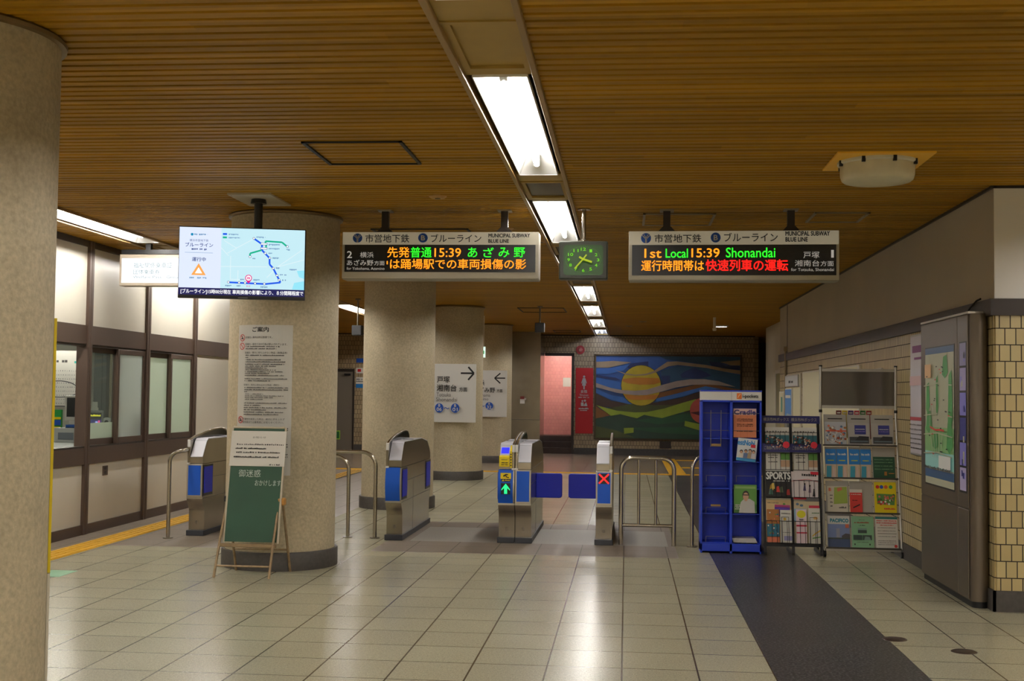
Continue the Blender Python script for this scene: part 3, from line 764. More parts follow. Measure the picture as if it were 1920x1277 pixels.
def dome_lamp():
    o = thing('dome_lamp', 'unlit white drum lamp on a square ochre plate under the ceiling', 'ceiling lamp', (1.735, 8.72, CEIL))
    B().box(-.325, .325, -.33, .33, -.012, .0).build('mounting_plate', mat('plate_ochre', (240, 186, 56), .5), o)
    B().lathe([(0, -.012), (.272, -.012), (.272, -.028), (.262, -.036), (.0, -.036)], n=56).build('rim', mat('rim_white', (206, 204, 190), .5), o, smooth=True)
    m = mat('milky_lens', (214, 206, 178), .3, noise=(9, .06))
    B().lathe([(.255, -.03), (.252, -.11), (.243, -.138), (.228, -.150), (.12, -.160), (0, -.162)], n=64).build('diffuser', m, o, smooth=True)
    for k in range(8):
        a = 2 * pi * k / 8 + .25
        B().box(-.012, .012, -.01, .012, -.05, -.012).build('clip', BLACK_S, o, (.268 * cos(a), .268 * sin(a), 0))
dome_lamp()

def hanging_speaker(x, y, z, label):
    o = thing('loudspeaker', label, 'loudspeaker', (x, y, z), group='loudspeakers hanging from the ceiling')
    B().cyl((0, 0, .08), .016, CEIL - z - .08, 'z', 12).cyl((0, 0, CEIL - z - .02), .05, .02, 'z', 16).build('rod', STEEL_D, o, smooth=True)
    B().box(-.09, .09, -.09, .09, -.09, .09).build('cabinet', mat('speaker_dark', (22, 23, 23), .5), o, bevel=.012)
    B().box(-.075, .075, -.094, -.09, -.075, .075).build('grille', BLACK, o)
hanging_speaker(-1.632, 23, 2.88, 'black loudspeaker hanging in front of the steel clad pier')
hanging_speaker(-4.76, 21.4, 2.72, 'black loudspeaker hanging between the notice pillar and the next pillar')
o = thing('camera_pole', 'short white pole hanging from the ceiling above the mural corner', 'pole', (1.83, 26, 0))
B().cyl((0, 0, 3.05), .03, CEIL - 3.05, 'z', 16).lathe([(0, 3.0), (.035, 3.0), (.045, 3.05), (.03, 3.06)], n=20).build('pole', WHITE, o, smooth=True)
o = thing('round_downlight', 'small round lit ceiling light beside the white pole', 'ceiling light', (2.2, 29.0, CEIL))
B().lathe([(.12, -.03), (.16, -.03), (.17, 0), (.12, 0)], n=32).build('rim', WHITE, o, smooth=True)
B().lathe([(0, -.03), (.12, -.03)], n=32).build('lens', glow('downlight_glow', (245, 240, 255), 20), o)

# ================================================================ TICKET GATES
GL = 2.0
GATE_FILM = mat('sloped_top_cover', (204, 204, 212), .3)
DK_PANEL = mat('sensor_glass', (22, 20, 20), .15)
def gate(name_label, x0, x1, fin, flat_front, pads=(), group='ticket gates', ml=.012, mr=.012):
    """one cabinet; fin: 'l' or 'r', the side of the arched sensor fin; pads: sides with flaps folded flush"""
    w = (x1 - x0) / 2
    o = thing('ticket_gate', name_label, 'ticket gate', ((x0 + x1) / 2, 13.36, 0), group=group)
    B().box(-w - ml, w + mr, .03, GL - .03, 0, .06).build('plinth', mat('plinth_dark', (52, 54, 60), .5, .2), o, bevel=.006)
    front = [(.085, .06), (.085, .27)] + [(.0 + .085 * (1 + cos(t)) / 2, .27 + .15 * (t / pi)) for t in [pi * k / 6 for k in range(1, 7)]] + [(.0, .80)]
    prof = front + [(GL - a, b) for a, b in front[::-1]]
    B().prism(prof, 'x', -w, w).build('body', STEEL, o, smooth=True)
    top = [(.005, .805), (.005, .875), (.03, .905), (.135, 1.045), (.19, 1.075), (1.35, 1.075), (1.75, 1.03), (1.93, .93), (1.99, .87), (1.99, .805)]
    B().prism(top, 'x', -w + .004, w - .004).build('reader_head', STEEL, o, smooth=True)
    c = B(); line = top[1:-1]
    fw = .034
    xa, xb = (-w + fw, w - .006) if fin == 'l' else (-w + .006, w - fw)
    up = [(a - .006, b + .008) for a, b in line]
    c.prism(line + up[::-1], 'x', xa, xb)
    c.build('top_cover', GATE_FILM, o)
    g = B()
    for y, z in ((.137, 1.058), (.78, 1.086)):
        g.box(xa + .004, xb - .004, y, y + .012, z - .01, z + .001)
    g.build('cover_joint', BLACK, o)
    # fin with dark sensor window
    fx0, fx1 = (-w, -w + .028) if fin == 'l' else (w - .028, w)
    fp = [(-.004, .80), (-.004, 1.05), (.02, 1.075), (.2, 1.115), (.5, 1.155), (.8, 1.18), (1.05, 1.185), (1.2, 1.17), (1.28, 1.13), (1.3, 1.07), (1.3, .80)]
    fin_o = B().prism(fp, 'x', fx0, fx1).build('sensor_fin', STEEL, o, smooth=True, bevel=.004)
    dp = [(.10, 1.0), (.10, 1.075), (.2, 1.093), (.5, 1.135), (.8, 1.160), (1.05, 1.165), (1.18, 1.150), (1.255, 1.115), (1.27, 1.0)]
    B().prism(dp, 'x', fx0 - .002, fx1 + .002).build('sensor_window', DK_PANEL, fin_o)
    B().box(fx0 - .001, fx1 + .001, -.008, .012, .99, 1.07).box(fx0 - .003, fx1 + .003, -.012, .01, .795, .815).build('front_cap', WHITE, o, bevel=.003)
    # front sign panel
    pw0, pw1 = (-w, w)
    if flat_front:
        B().box(pw0, pw1, -.014, .0, .435, .80).build('panel_frame', mat('bright_steel', (190, 184, 170), .3, .75), o, bevel=.004)
        B().box(pw0 + .018, pw1 - .018, -.018, -.014, .455, .785).build('front_panel', BLUEP, o)
    else:
        cv = [(-.002, .435)] + [(-.002 - .034 * sin(pi * k / 8), .435 + .365 * k / 8) for k in range(1, 8)] + [(-.002, .80)]
        B().prism(cv + [(.004, .80), (.004, .435)], 'x', pw0, pw1 - .016).build('front_panel', BLUEP, o, smooth=True)
        cv2 = [(a + .004, b) for a, b in cv]
        B().prism(cv2 + [(.01, .80), (.01, .435)], 'x', pw1 - .016, pw1).build('panel_edge', mat('bright_steel', (190, 184, 170), .3, .75), o, smooth=True)
    B().box(-w, w, -.006, .02, .415, .435).build('ledge', mat('bright_steel', (190, 184, 170), .3, .75), o)
    b = B()
    for s in (-1, 1): b.box(s * w - .0008, s * w + .0008, .02, GL - .02, .640, .644); b.box(s * w - .0008, s * w + .0008, .02, GL - .02, .418, .422); b.box(s * w - .0008, s * w + .0008, .75, .754, .06, .64)
    b.build('side_seams', BLACK_S, o)
    for s in pads:
        sx = -w if s == 'l' else w; d = -.012 if s == 'l' else .012
        for ya, yb in ((.03, .30), (GL - .36, GL - .08)):
            B().box(min(sx, sx + d * .4), max(sx, sx + d * .4), ya - .02, yb + .03, .445, .79).build('pad_recess', BLACK, o)
            B().box(min(sx, sx + d), max(sx, sx + d), ya, yb, .475, .77).build('flap', PAD, o, bevel=.004)
    B().box(-.012, .012, .082, .086, .13, .165).build('key_plate', STEEL_D, o)
    return o, w
gA, wA = gate('ticket gate half hidden behind the pillar with the long notice', -4.878, -4.70, 'l', True, ('r',))
gB, wB = gate('ticket gate standing alone between the pillars, with plain rounded blue front', -2.628, -2.452, 'l', False, ('r',))
gC, wC = gate('half of the double ticket gate with green arrow and yellow reader', -1.382, -1.206, 'r', False, ('l',), mr=-.002)
gD, wD = gate('half of the double ticket gate with plain blue front and a closed flap', -1.200, -1.025, 'l', True, (), ml=-.002)
gE, wE = gate('ticket gate with a red cross on its blue front, beside the steel fence', -.322, -.146, 'r', True, ())
# flaps closed across the lane
def flap(o, w, s, L):
    b = B(); x0, x1 = (w, w + L) if s > 0 else (-w - L, -w)
    r = .03
    def rr(a, c):
        e = [(c - r, .44), (c, .44 + r), (c, .712 - r), (c - r, .712)]
        return [(a, .44)] + arc((c - r, .44 + r), r, -90, 0, 5) + arc((c - r, .72 - r), r, 0, 90, 5) + [(a, .72)]
    pts = rr(x0, x1) if s > 0 else [(-a, z) for a, z in rr(-x1, -x0)]
    b.prism(pts, 'y', .74, .80); b.build('flap', PAD, o, bevel=.008)
flap(gD, wD, 1, .30); flap(gE, wE, -1, .33)
# things printed on the gates
GREEN_L = glow('green_led_arrow', (30, 240, 130), 1.6); RED_L = glow('red_led_cross', (235, 40, 40), 1.1)
f = lambda u, v, d: (u, -.035 - d, v)
p = Print(f, [], .001)
p.rect(-.062, .70, .052, .765, YELLOW); p.line([(-.03, .725), (-.005, .75), (.02, .745)], .012, INK); p.line([(-.005, .75), (.0, .722), (.03, .715)], .01, INK); p.line([(-.03, .74), (-.01, .735)], .01, INK)
p.rect(-.05, .675, .045, .697, BLACK); p.poly([(-.048, .677), (-.018, .677), (-.033, .697)], YELLOW); p.micro(-.012, .042, .681, .011, YELLOW, 2)
p.rect(-.055, .535, .047, .655, BLACK)
p.poly([(-.05, .59), (-.004, .65), (.042, .59), (.042, .575), (.012, .605), (.012, .54), (-.02, .54), (-.02, .605), (-.05, .575)], GREEN_L)
p.build('sign_print', gC)
b = B(); b.prism([(-.03, .83), (-.03, .94), (.0, .955), (.06, .955), (.06, .83)], 'x', -.080, .03); b.build('card_reader', YELLOW, gC, bevel=.006)
b = B(); b.prism([(.0, .955), (.10, 1.04), (.14, 1.04), (.10, .95)], 'x', -.076, .03); b.build('reader_hood', GATE_FILM, gC)
b = B(); b.prism([(.018, .976), (.085, 1.033), (.083, 1.036), (.016, .979)], 'x', -.062, .022); b.build('reader_screen', glow('blue_screen', (20, 30, 255), 1.5), gC)
p = Print(lambda u, v, d: (u, -.031 - d, v), [], .001)
p.micro(-.055, .01, .905, .008, INK, 3); p.micro(-.055, .015, .87, .016, INK, 5); p.micro(-.055, .015, .85, .012, INK, 6); p.build('reader_print', gC)
b = B(); b.prism([(-.006, .82), (-.006, 1.0), (.08, 1.06), (.08, .82)], 'x', .036, .058); b.build('yellow_strip', YELLOW, gC)
p = Print(lambda u, v, d: (u, -.0075 - d, v), [], .001)
for k in range(5): p.rect(.040, .84 + .03 * k, .053, .853 + .03 * k, INK, False)
p.build('strip_print', gC)
p = Print(lambda u, v, d: (u, -.0185 - d, v), [], .001)
p.rect(-.058, .665, .056, .775, BLACK); p.line([(-.055, .668), (.053, .772)], .02, RED_L); p.line([(-.055, .772), (.053, .668)], .02, RED_L)
p.build('sign_print', gE)
# ---------------------------------------------------------------- rails and fence
def pipe_thing(name, label, cat, paths, feet, loc, r=.021, group=None):
    o = thing(name, label, cat, loc, group=group)
    for i, (pa, rr) in enumerate(paths):
        B().tube(pa, rr, 16).build('pipe', TUBE_STEEL, o, smooth=True)
    for x, y in feet:
        B().cyl((x, y, 0), .055, .008, 'z', 24).build('foot_plate', STEEL_D, o)
    return o
def bend(c, r, a0, a1, plane, n=10):
    """arc in 3D: plane 'xz' or 'yz' through c"""
    out = []
    for i in range(n + 1):
        a = radians(a0 + (a1 - a0) * i / n); h, v = r * cos(a), r * sin(a)
        out.append((c[0] + h, c[1], c[2] + v) if plane == 'xz' else (c[0], c[1] + h, c[2] + v))
    return out
def u_rail(x0, x1, y, top, r):
    return [(x0, y, 0)] + bend((x0 + r, y, top - r), r, 180, 90, 'xz') + bend((x1 - r, y, top - r), r, 90, 0, 'xz') + [(x1, y, 0)]
pipe_thing('handrail', 'bent steel rail between the office front and the half hidden ticket gate', 'rail',
           [([(0, 0, 0), (0, 0, .83)] + bend((.12, 0, .83), .12, 180, 100, 'xz') + [(.120, .12, .955), (.118, .20, .958)], .021)], [(0, 0)], (-4.995, 13.13, 0))
pipe_thing('handrail', 'shorter steel hoop rail beside the notice pillar', 'rail', [(u_rail(-.62, 0, 0, .905, .16), .021)], [(0, 0), (-.62, 0)], (-3.098, 13.6, 0))
pipe_thing('handrail', 'taller steel hoop rail next to the gate with plain rounded front', 'rail', [(u_rail(-1.14, 0, 0, .955, .16), .022)], [(0, 0), (-1.14, 0)], (-2.785, 13.57, 0))
pipe_thing('handrail', 'single bent steel rail between the fence panel and the blue magazine cabinet', 'rail',
           [([(0, 0, 0), (0, 0, .82)] + [(.13 * (1 - cos(t)), .4 * .13 * (1 - cos(t)), .82 + .15 * sin(t)) for t in [pi / 2 * k / 8 for k in range(1, 9)]] + [(.5, .30, .97)], .021)], [(0, 0)], (.715, 13.42, 0))
o = thing('steel_fence', 'steel tube fence panel next to the gate with the red cross', 'fence', (.237, 13.46, 0))
B().tube(u_rail(-.285, .285, 0, .945, .13), .025, 18).build('outer_hoop', TUBE_STEEL, o, smooth=True)
B().tube([(-.285, 0, .215), (.285, 0, .215)], .019, 14).build('lower_bar', TUBE_STEEL, o, smooth=True)
for x in (-.095, .09): B().tube([(x, 0, .215), (x, 0, .945)], .016, 14).build('upright', TUBE_STEEL, o, smooth=True)

# ================================================================ HANGING SIGNS
AMBER = glow('amber_led', (255, 140, 22), 1.75); GRN = glow('green_led', (40, 240, 40), 1.5); REDL = glow('red_led', (255, 24, 18), 1.8)
LEDP = mat('led_panel_black', (9, 9, 12), .35); SIGNW = mat('sign_cream', (196, 190, 172), .45); SIGNH = mat('sign_header_lit', (196, 190, 172), .45, emit=(200, 192, 168), strength=.22); SIGNT = mat('sign_text_white', (205, 203, 198), .6); SIGNL = mat('panel_text_lit', (205, 203, 198), .6, emit=(205, 203, 198), strength=.4)
def logo(p, u, v, r):
    p.disc(u, v, r, BLUEI, ry=-r)
    W_ = .10 * r
    p.line([(u - W_, v + r), (u - W_, v + .1 * r), (u - .75 * r, v - .55 * r)], .13 * r, SIGNW)
    p.line([(u + W_, v + r), (u + W_, v + .1 * r), (u + .75 * r, v - .55 * r)], .13 * r, SIGNW)
    p.line([(u, v - .05 * r), (u - .45 * r, v - .75 * r)], .12 * r, SIGNW); p.line([(u, v - .05 * r), (u + .45 * r, v - .75 * r)], .12 * r, SIGNW)
def board(label, cx, y, wid, z0, z1, hang, rz):
    o = thing('departure_board', label, 'departure board', (cx, y, 0), rz, group='departure boards hanging from the ceiling')
    h = wid / 2; D = .22
    B().box(-h, h, 0, D, z0, z1).build('casing', SIGNW, o, bevel=.006)
    B().box(-h + .004, h - .004, .004, D - .004, z0 - .008, z0).build('underside', mat('underside_grey', (150, 144, 128), .5), o)
    for x in hang:
        B().box(x - .032, x + .032, .07, .13, z1, CEIL).build('hanger', BROWN_D, o, bevel=.004)
        B().box(x - .062, x + .062, .03, .17, CEIL - .012, CEIL).build('ceiling_plate', mat('plate_grey', (140, 128, 108), .5), o)
        B().prism([(x - .08, z1), (x + .08, z1), (x + .035, z1 + .05), (x - .035, z1 + .05)], 'y', .06, .14).build('bracket', BROWN_D, o)
    return o
# left board
o = board('hanging departure board for platform 2 with orange and green lit Japanese text', -1.685, 10.9, 1.79, 2.655, 3.075, (-.52, .575), 0)
F1 = face_from(0, 50, 1845, -.895, .895, 265, 700, 3.075, 2.655)
B().box(-.87, .865, -.006, 0, 2.712, 2.958).build('led_panel', LEDP, o)
B().box(-.89, .89, -.0012, 0, 2.96, 3.073).build('header_panel', SIGNH, o)
p = Print(F1, [], .0012); p.d = .0025
logo(p, 191, 322, 44); p.text('市営地下鉄', 265, 365, 668, 288, INK, .6); p.disc(794, 322, 44, BLUEI); p.text('B', 778, 344, 812, 300, SIGNT, 1.6)
p.text('ブルーライン', 868, 362, 1325, 288, INK, .6); p.text('MUNICIPAL SUBWAY', 1392, 318, 1765, 283, INK, 1.5); p.text('BLUE LINE', 1392, 368, 1575, 336, INK, 1.5)
p.build('lettering', o)
p = Print(lambda u, v, d: (F1(u, v, d)[0], -.006 - d, F1(u, v, d)[2]), [], .001)
p.text('2', 98, 510, 143, 447, SIGNL, 1.0); p.text('横浜', 218, 508, 343, 455, SIGNL); p.text('あざみ野', 98, 582, 342, 528, SIGNL); p.text('方面', 350, 580, 445, 538, SIGNL); p.text('for Yokohama, Azamino', 98, 627, 446, 597, SIGNL)
p.build('panel_lettering', o)
p = Print(lambda u, v, d: (F1(u, v, d)[0], -.008 - d, F1(u, v, d)[2]), [], .0005)
p.text('先発', 470, 505, 672, 408, AMBER, .9); p.text('普通', 682, 505, 874, 408, GRN, .9); p.text('15:39', 902, 500, 1142, 418, AMBER, .8)
for ch, a, c in (('あ', 1205, 1290), ('ざ', 1345, 1440), ('み', 1485, 1580), ('野', 1622, 1722)): p.text(ch, a, 503, c, 412, GRN, .9)
p.rect(466, 540, 476, 570, AMBER); p.text('は踊場駅での車両損傷の影', 498, 614, 1733, 520, AMBER, .9)
p.build('led_text', o)
# right board
o = board('hanging departure board for platform 1 with a red lit phrase in its lower line', .925, 10.9, 1.83, 2.65, 3.085, (-.58, .51), -.03)
F2 = face_from(0, 508, 1862, -.915, .915, 255, 568, 3.085, 2.65)
B().box(-.885, .888, -.006, 0, 2.69, 2.96).build('led_panel', LEDP, o)
B().box(-.91, .91, -.0012, 0, 2.962, 3.083).build('header_panel', SIGNH, o)
p = Print(F2, [], .0012); p.d = .0025
logo(p, 621, 301, 33); p.text('市営地下鉄', 677, 330, 980, 277, INK, .5); p.disc(1073, 299, 32, BLUEI); p.text('B', 1061, 316, 1086, 283, SIGNT, 1.2)
p.text('ブルーライン', 1127, 325, 1470, 270, INK, .5); p.text('MUNICIPAL SUBWAY', 1520, 290, 1800, 262, INK, 1.1); p.text('BLUE LINE', 1520, 327, 1660, 300, INK, 1.1)
p.build('lettering', o)
p = Print(lambda u, v, d: (F2(u, v, d)[0], -.006 - d, F2(u, v, d)[2]), [], .001)
p.text('1', 1810, 428, 1826, 380, SIGNL, .3); p.text('戸塚', 1634, 432, 1735, 390, SIGNL); p.text('湘南台', 1580, 483, 1735, 444, SIGNL); p.text('方面', 1742, 482, 1825, 449, SIGNL); p.text('for Totsuka, Shonandai', 1556, 516, 1827, 494, SIGNL)
p.build('panel_lettering', o)
p = Print(lambda u, v, d: (F2(u, v, d)[0], -.008 - d, F2(u, v, d)[2]), [], .0005)
p.text('1st', 612, 427, 722, 370, AMBER, .8); p.text('Local', 750, 427, 894, 370, GRN, .7); p.text('15:39', 918, 425, 1098, 368, AMBER, .8); p.text('Shonandai', 1140, 426, 1455, 364, GRN, .7)
p.text('運行時間帯は', 592, 512, 998, 444, AMBER, .8); p.text('快速列車の運転', 1010, 512, 1536, 440, REDL, 1.1)
p.build('led_text', o)

# clock
o = thing('hanging_clock', 'square dark clock with green lit face hanging between the departure boards', 'clock', (-.39, 10.87, 0))
B().box(-.218, .216, 0, .13, 2.648, 2.99).build('casing', mat('clock_casing', (58, 62, 52), .45), o, bevel=.012)
B().cyl((0, .06, 2.99), .018, CEIL - 2.99, 'z', 16).lathe([(0, 3.02), (.05, 3.0), (.05, 2.99), (0, 2.99)], c=(0, .06, 0), n=20).lathe([(0, CEIL - .012), (.06, CEIL - .01), (.06, CEIL), (0, CEIL)], c=(0, .06, 0), n=24).build('hanging_rod', TUBE_STEEL, o, smooth=True)
b = B().prism(arc((.145, 2.925), .03, 0, 90, 5) + arc((-.147, 2.925), .03, 90, 180, 5) + arc((-.147, 2.715), .03, 180, 270, 5) + arc((.145, 2.715), .03, 270, 360, 5), 'y', -.004, .0)
b.build('clock_face', mat('clock_face_green', (30, 62, 18), .4, emit=(34, 84, 16), strength=.28), o)
CK = glow('clock_green', (110, 210, 24), 1.1); HAND = glow('clock_hand', (178, 200, 30), .9)
p = Print(lambda u, v, d: (u, -.005 - d, 2.82 + v), [], .0008)
for k in range(12):
    a = radians(90 - 30 * (k + 1)); x, y = .128 * cos(a) * 1.02, .094 * sin(a)
    t = str(k + 1); w_ = .011 * len(t)
    p.text(t, x - w_, y - .013, x + w_, y + .013, CK, .0008)
for k in range(60):
    a = radians(6 * k); p.disc(.155 * cos(a), .115 * sin(a), .0018, CK, n=6)
p.line([(-.035, .02), (0, 0), (.078, -.026)], .017, HAND); p.line([(.03, .04), (0, 0), (-.075, -.085)], .012, HAND); p.disc(0, 0, .012, HAND)
p.build('dial_print', o)

# lit information sign above the left lane
o = thing('lit_sign', 'white lit information sign hanging from a black bar, partly behind the map screen', 'sign', (-5.14, 13.4, 0))
B().box(-.60, .60, .0, .16, 2.797, 3.155).build('casing', mat('sign_frame_beige', (168, 156, 138), .45, .2), o, bevel=.006)
B().box(-.60, .60, .04, .12, 3.165, 3.215).box(-.32, -.26, .05, .11, 3.215, CEIL).box(.26, .32, .05, .11, 3.215, CEIL).box(-.3, -.28, .05, .11, 3.15, 3.17).box(.28, .3, .05, .11, 3.15, 3.17).build('hanger_bar', BLACK_S, o)
B().box(-.573, .573, -.004, 0, 2.831, 3.110).build('light_panel', glow('lit_sign_white', (255, 255, 255), 1.25), o)
F3 = face_from(-.004, 225, 2104, -.60, .60, 510, 1045, 3.155, 2.797)
GT = glow('lit_sign_text', (150, 186, 200), .7)
p = Print(F3, [], .001)
p.text('福祉関係乗車証', 485, 742, 1190, 648, GT); p.text('団体乗車券', 485, 848, 970, 765, GT); p.text('Welfare Pass   Group Ticket', 480, 930, 1640, 872, GT)
p.build('lettering', o)

# ---------------------------------------------------------------- hanging screen with the line map
o = thing('hanging_screen', 'wide flat screen with a subway line map hanging in front of the notice pillar', 'screen', (-3.265, 10.15, 0), .24)
TW, T0, T1 = .53, 2.402, 3.013
B().box(-TW, TW, 0, .05, T0, T1).build('casing', BLACK, o, bevel=.004)
B().box(-.25, .25, .05, .09, 2.55, 2.9).build('back_box', BLACK, o)
F4 = face_from(-.001, 42, 1880, -TW, TW, 20, 1090, T1, T0)
def E_(n, c, s=.95): return glow('screen_' + n, c, s)
SW, SA, SB, SG, SN, SO = E_('pale', (222, 232, 252), 1.05), E_('aqua', (200, 238, 248), 1.0), E_('blue', (16, 92, 240), 1.0), E_('teal', (0, 190, 150), .9), E_('navy', (22, 22, 110), .6), E_('orange', (255, 172, 84), 1.0)
SI, SX, SP, SL, SC2, SR = E_('ink', (60, 84, 150), .9), E_('text', (120, 165, 205), .9), E_('pink', (232, 20, 140), .95), E_('road', (226, 246, 252), 1.0), E_('sea', (150, 232, 250), 1.0), E_('white', (255, 255, 255), 1.05)
p = Print(F4, [], .0006)
p.rect(50, 935, 650, 35, SW); p.rect(650, 935, 1865, 35, SA); p.rect(50, 1040, 1865, 935, SN)
for l_ in ([(650, 330), (760, 450)], [(690, 220), (870, 330), (1110, 190)], [(740, 410), (870, 335)], [(650, 610), (1320, 600)], [(790, 450), (790, 800), (1000, 800)], [(1320, 760), (1480, 590), (1830, 330)], [(1460, 600), (1860, 480)], [(900, 660), (900, 830)]): p.line(l_, 9, SL)
p.poly([(1755, 650), (1865, 640), (1865, 770), (1790, 740)], SC2); p.poly([(1690, 930), (1720, 830), (1865, 800), (1865, 935)], SC2)
p.line([(1120, 180), (1240, 262), (1240, 350), (1355, 470), (1355, 560), (1410, 620), (1520, 830), (1300, 858), (770, 845)], 26, SB)
p.line([(1290, 265), (1290, 215), (1530, 225), (1610, 290)], 24, SG); p.line([(1300, 262), (1300, 330)], 24, SG); p.line([(1235, 352), (1070, 405), (1070, 455)], 24, SG)
for u, v in ((1122, 180), (1290, 398), (1358, 468), (1410, 620), (1468, 725), (1500, 792), (1286, 858), (1152, 854), (1008, 850), (922, 848), (768, 845), (1610, 290), (1072, 457)):
    p.disc(u, v, 19, SI); p.disc(u, v, 13, SR)
for v in (262, 328): p.rect(1220, v + 16, 1320, v - 16, SI); p.rect(1226, v + 10, 1314, v - 10, SR)
p.disc(1058, 778, 50, SP); p.disc(1058, 778, 38, SR); p.poly([(1020, 815), (1096, 815), (1058, 860)], SP); p.rect(1036, 795, 1080, 765, SP); p.rect(1042, 785, 1074, 778, SR)
p.rect(675, 145, 735, 117, SB); p.rect(675, 195, 735, 168, SG); p.micro(760, 900, 125, 20, SX, 1, .2); p.micro(760, 920, 175, 20, SX, 2, .2)
for u0, u1, v in ((1160, 1290, 155), (1340, 1500, 260), (1340, 1500, 322), (1340, 1395, 392), (1400, 1490, 460), (1450, 1505, 608), (1510, 1605, 710), (1545, 1600, 788), (1600, 1650, 330), (1110, 1165, 478), (725, 815, 890), (890, 955, 890), (1235, 1335, 898), (940, 1000, 795), (1130, 1220, 795), (1650, 1755, 628)): p.micro(u0, u1, v, 24, SX, int(u0), .15)
p.text('新羽', 1030, 915, 1085, 888, SP)
p.disc(238, 152, 20, E_('tealblue', (20, 150, 200), .9)); p.micro(268, 460, 140, 26, SX, 9, .15); p.text('横浜市営地下鉄', 205, 258, 472, 222, SI); p.text('ブルーライン', 145, 335, 540, 275, SI, 1.2); p.micro(235, 450, 360, 28, SI, 11, .15); p.line([(140, 422), (540, 422)], 5, SX)
p.text('運行中', 245, 552, 440, 490, SI, 1.0)
p.poly([(342, 580), (238, 755), (446, 755)], SO); p.poly([(342, 640), (290, 730), (396, 730)], SR)
p.micro(215, 280, 785, 26, SX, 12, .15); p.micro(325, 455, 785, 26, SX, 13, .15)
p.text('[ブルーライン]15時00分現在 車両損傷の影響により、８分間隔程度で', 95, 1035, 1855, 962, SR, 1.3)
p.build('display', o)
B().box(-.03, .05, -.003, 0, T0 + .008, T0 + .014).build('maker_mark', mat('mark_grey', (120, 120, 122), .5), o)
o2 = B().cyl((.12, .085, 2.70), .036, CEIL - 2.70, 'z', 24).cyl((.12, .085, CEIL - .05), .068, .045, 'z', 28, .062).build('pole', BLACK, o, smooth=True)
tag(B().box(-3.362, -2.99, 10.0, 10.64, CEIL - .014, CEIL + .001).cyl((-3.33, 10.03, CEIL - .018), .008, .004, 'z', 8).cyl((-3.02, 10.03, CEIL - .018), .008, .004, 'z', 8).build('ceiling_mount_plate', mat('mount_plate', (176, 166, 146), .5)), 'pale square plate on the ceiling above the hanging screen pole', 'plate')

# ================================================================ THINGS AT THE PILLARS
def notice():
    cx, cy = PIL[1]; a0 = math.atan2(-cx, cy)
    # angles: 0 faces the viewer's -y direction
    mid = radians(-17.5) + a0 * .0
    R_ = .512; hw = .275
    f = face_cyl(cx, cy, R_, radians(-6))
    o = thing('pillar_notice', 'long white notice wrapped round the pillar, headed in large black characters', 'notice', (cx, cy, 0))
    g = lambda u, v, d: tuple(c - q for c, q in zip(f(u, v, d), (cx, cy, 0)))
    p = Print(g, [], .001, sub=.03)
    z0, z1 = .86, 2.225
    p.rect(-hw, z0, hw, z1, mat('notice_paper', (196, 194, 186), .5)); p.sub = None; p.step = .0004
    def Y(zv): return 2.225 - (zv - 55) / 6.385 * .00481     # heights down the sheet
    p.text('ご案内', -.105, Y(140), .055, Y(80), INK, .0012)
    for v, k in ((210, 0), (313, 1), (1203, 2)):
        p.ring(-.222, Y(v), .032, .006, RED); p.line([(-.24, Y(v) + .02), (-.204, Y(v) - .02)], .006, RED)
        if k != 1: p.line([(-.236, Y(v) - .008), (-.208, Y(v) - .004)], .008, INK); p.line([(-.222, Y(v) + .016), (-.22, Y(v) - .012)], .006, INK)
    p.text('駅構内・車内は終日禁煙です。', -.178, Y(218), .09, Y(192), INK)
    p.text('駅構内・車内で次の行為は禁止されています。', -.178, Y(303), .225, Y(275), INK)
    p.text('駅構内・車内に持ち込めない物品（危険品等）', -.18, Y(405), .228, Y(378), INK)
    p.text('駅構内・車内に持ち込める物品（無料）', -.186, Y(793), .16, Y(768), INK)
    p.text('不審物を発見した時は、絶対に手をふれず', -.188, Y(1206), .215, Y(1180), INK)
    p.text('駅係員または乗務員にお知らせください。', -.19, Y(1245), .205, Y(1217), INK)
    for v, u1 in ((315, .16), (342, .13), (422, .2), (447, -.14), (475, .17), (500, .21), (530, .20), (553, .13), (575, .05), (597, .13), (620, .20), (640, .08), (665, .20), (705, .23), (730, .08), (812, .24), (838, .24), (862, -.14), (998, .23), (1025, .0), (1053, .23), (1080, .05), (1108, .21), (1135, .16)):
        p.micro(-.172, u1, Y(v + 8), .0105, INKG, v, .1)
    for v in (890, 912, 933, 955): p.micro(-.16, -.11, Y(v + 6), .009, INKG, v); p.micro(-.10, .2 - .09 * ((v // 20) % 3), Y(v + 6), .009, INKG, v + 1)
    for v in (1310, 1330, 1500, 1530, 1620, 1650): p.micro(.14, .245, Y(v), .011, INK, v)
    p.build('sheet', o)
notice()
def arrow_board(py, label, right):
    o = thing('direction_sign', label, 'sign', (-3.245, py - .60, 0), group='white direction signs on the pillars')
    B().box(-.45, .455, 0, .028, 1.085, 2.175).build('board', mat('sign_board_white', (206, 204, 198), .45), o, bevel=.004)
    B().box(-.25, .25, .028, .16, 1.2, 1.3).box(-.25, .25, .028, .16, 1.95, 2.05).build('bracket', STEEL_D, o)
    return o
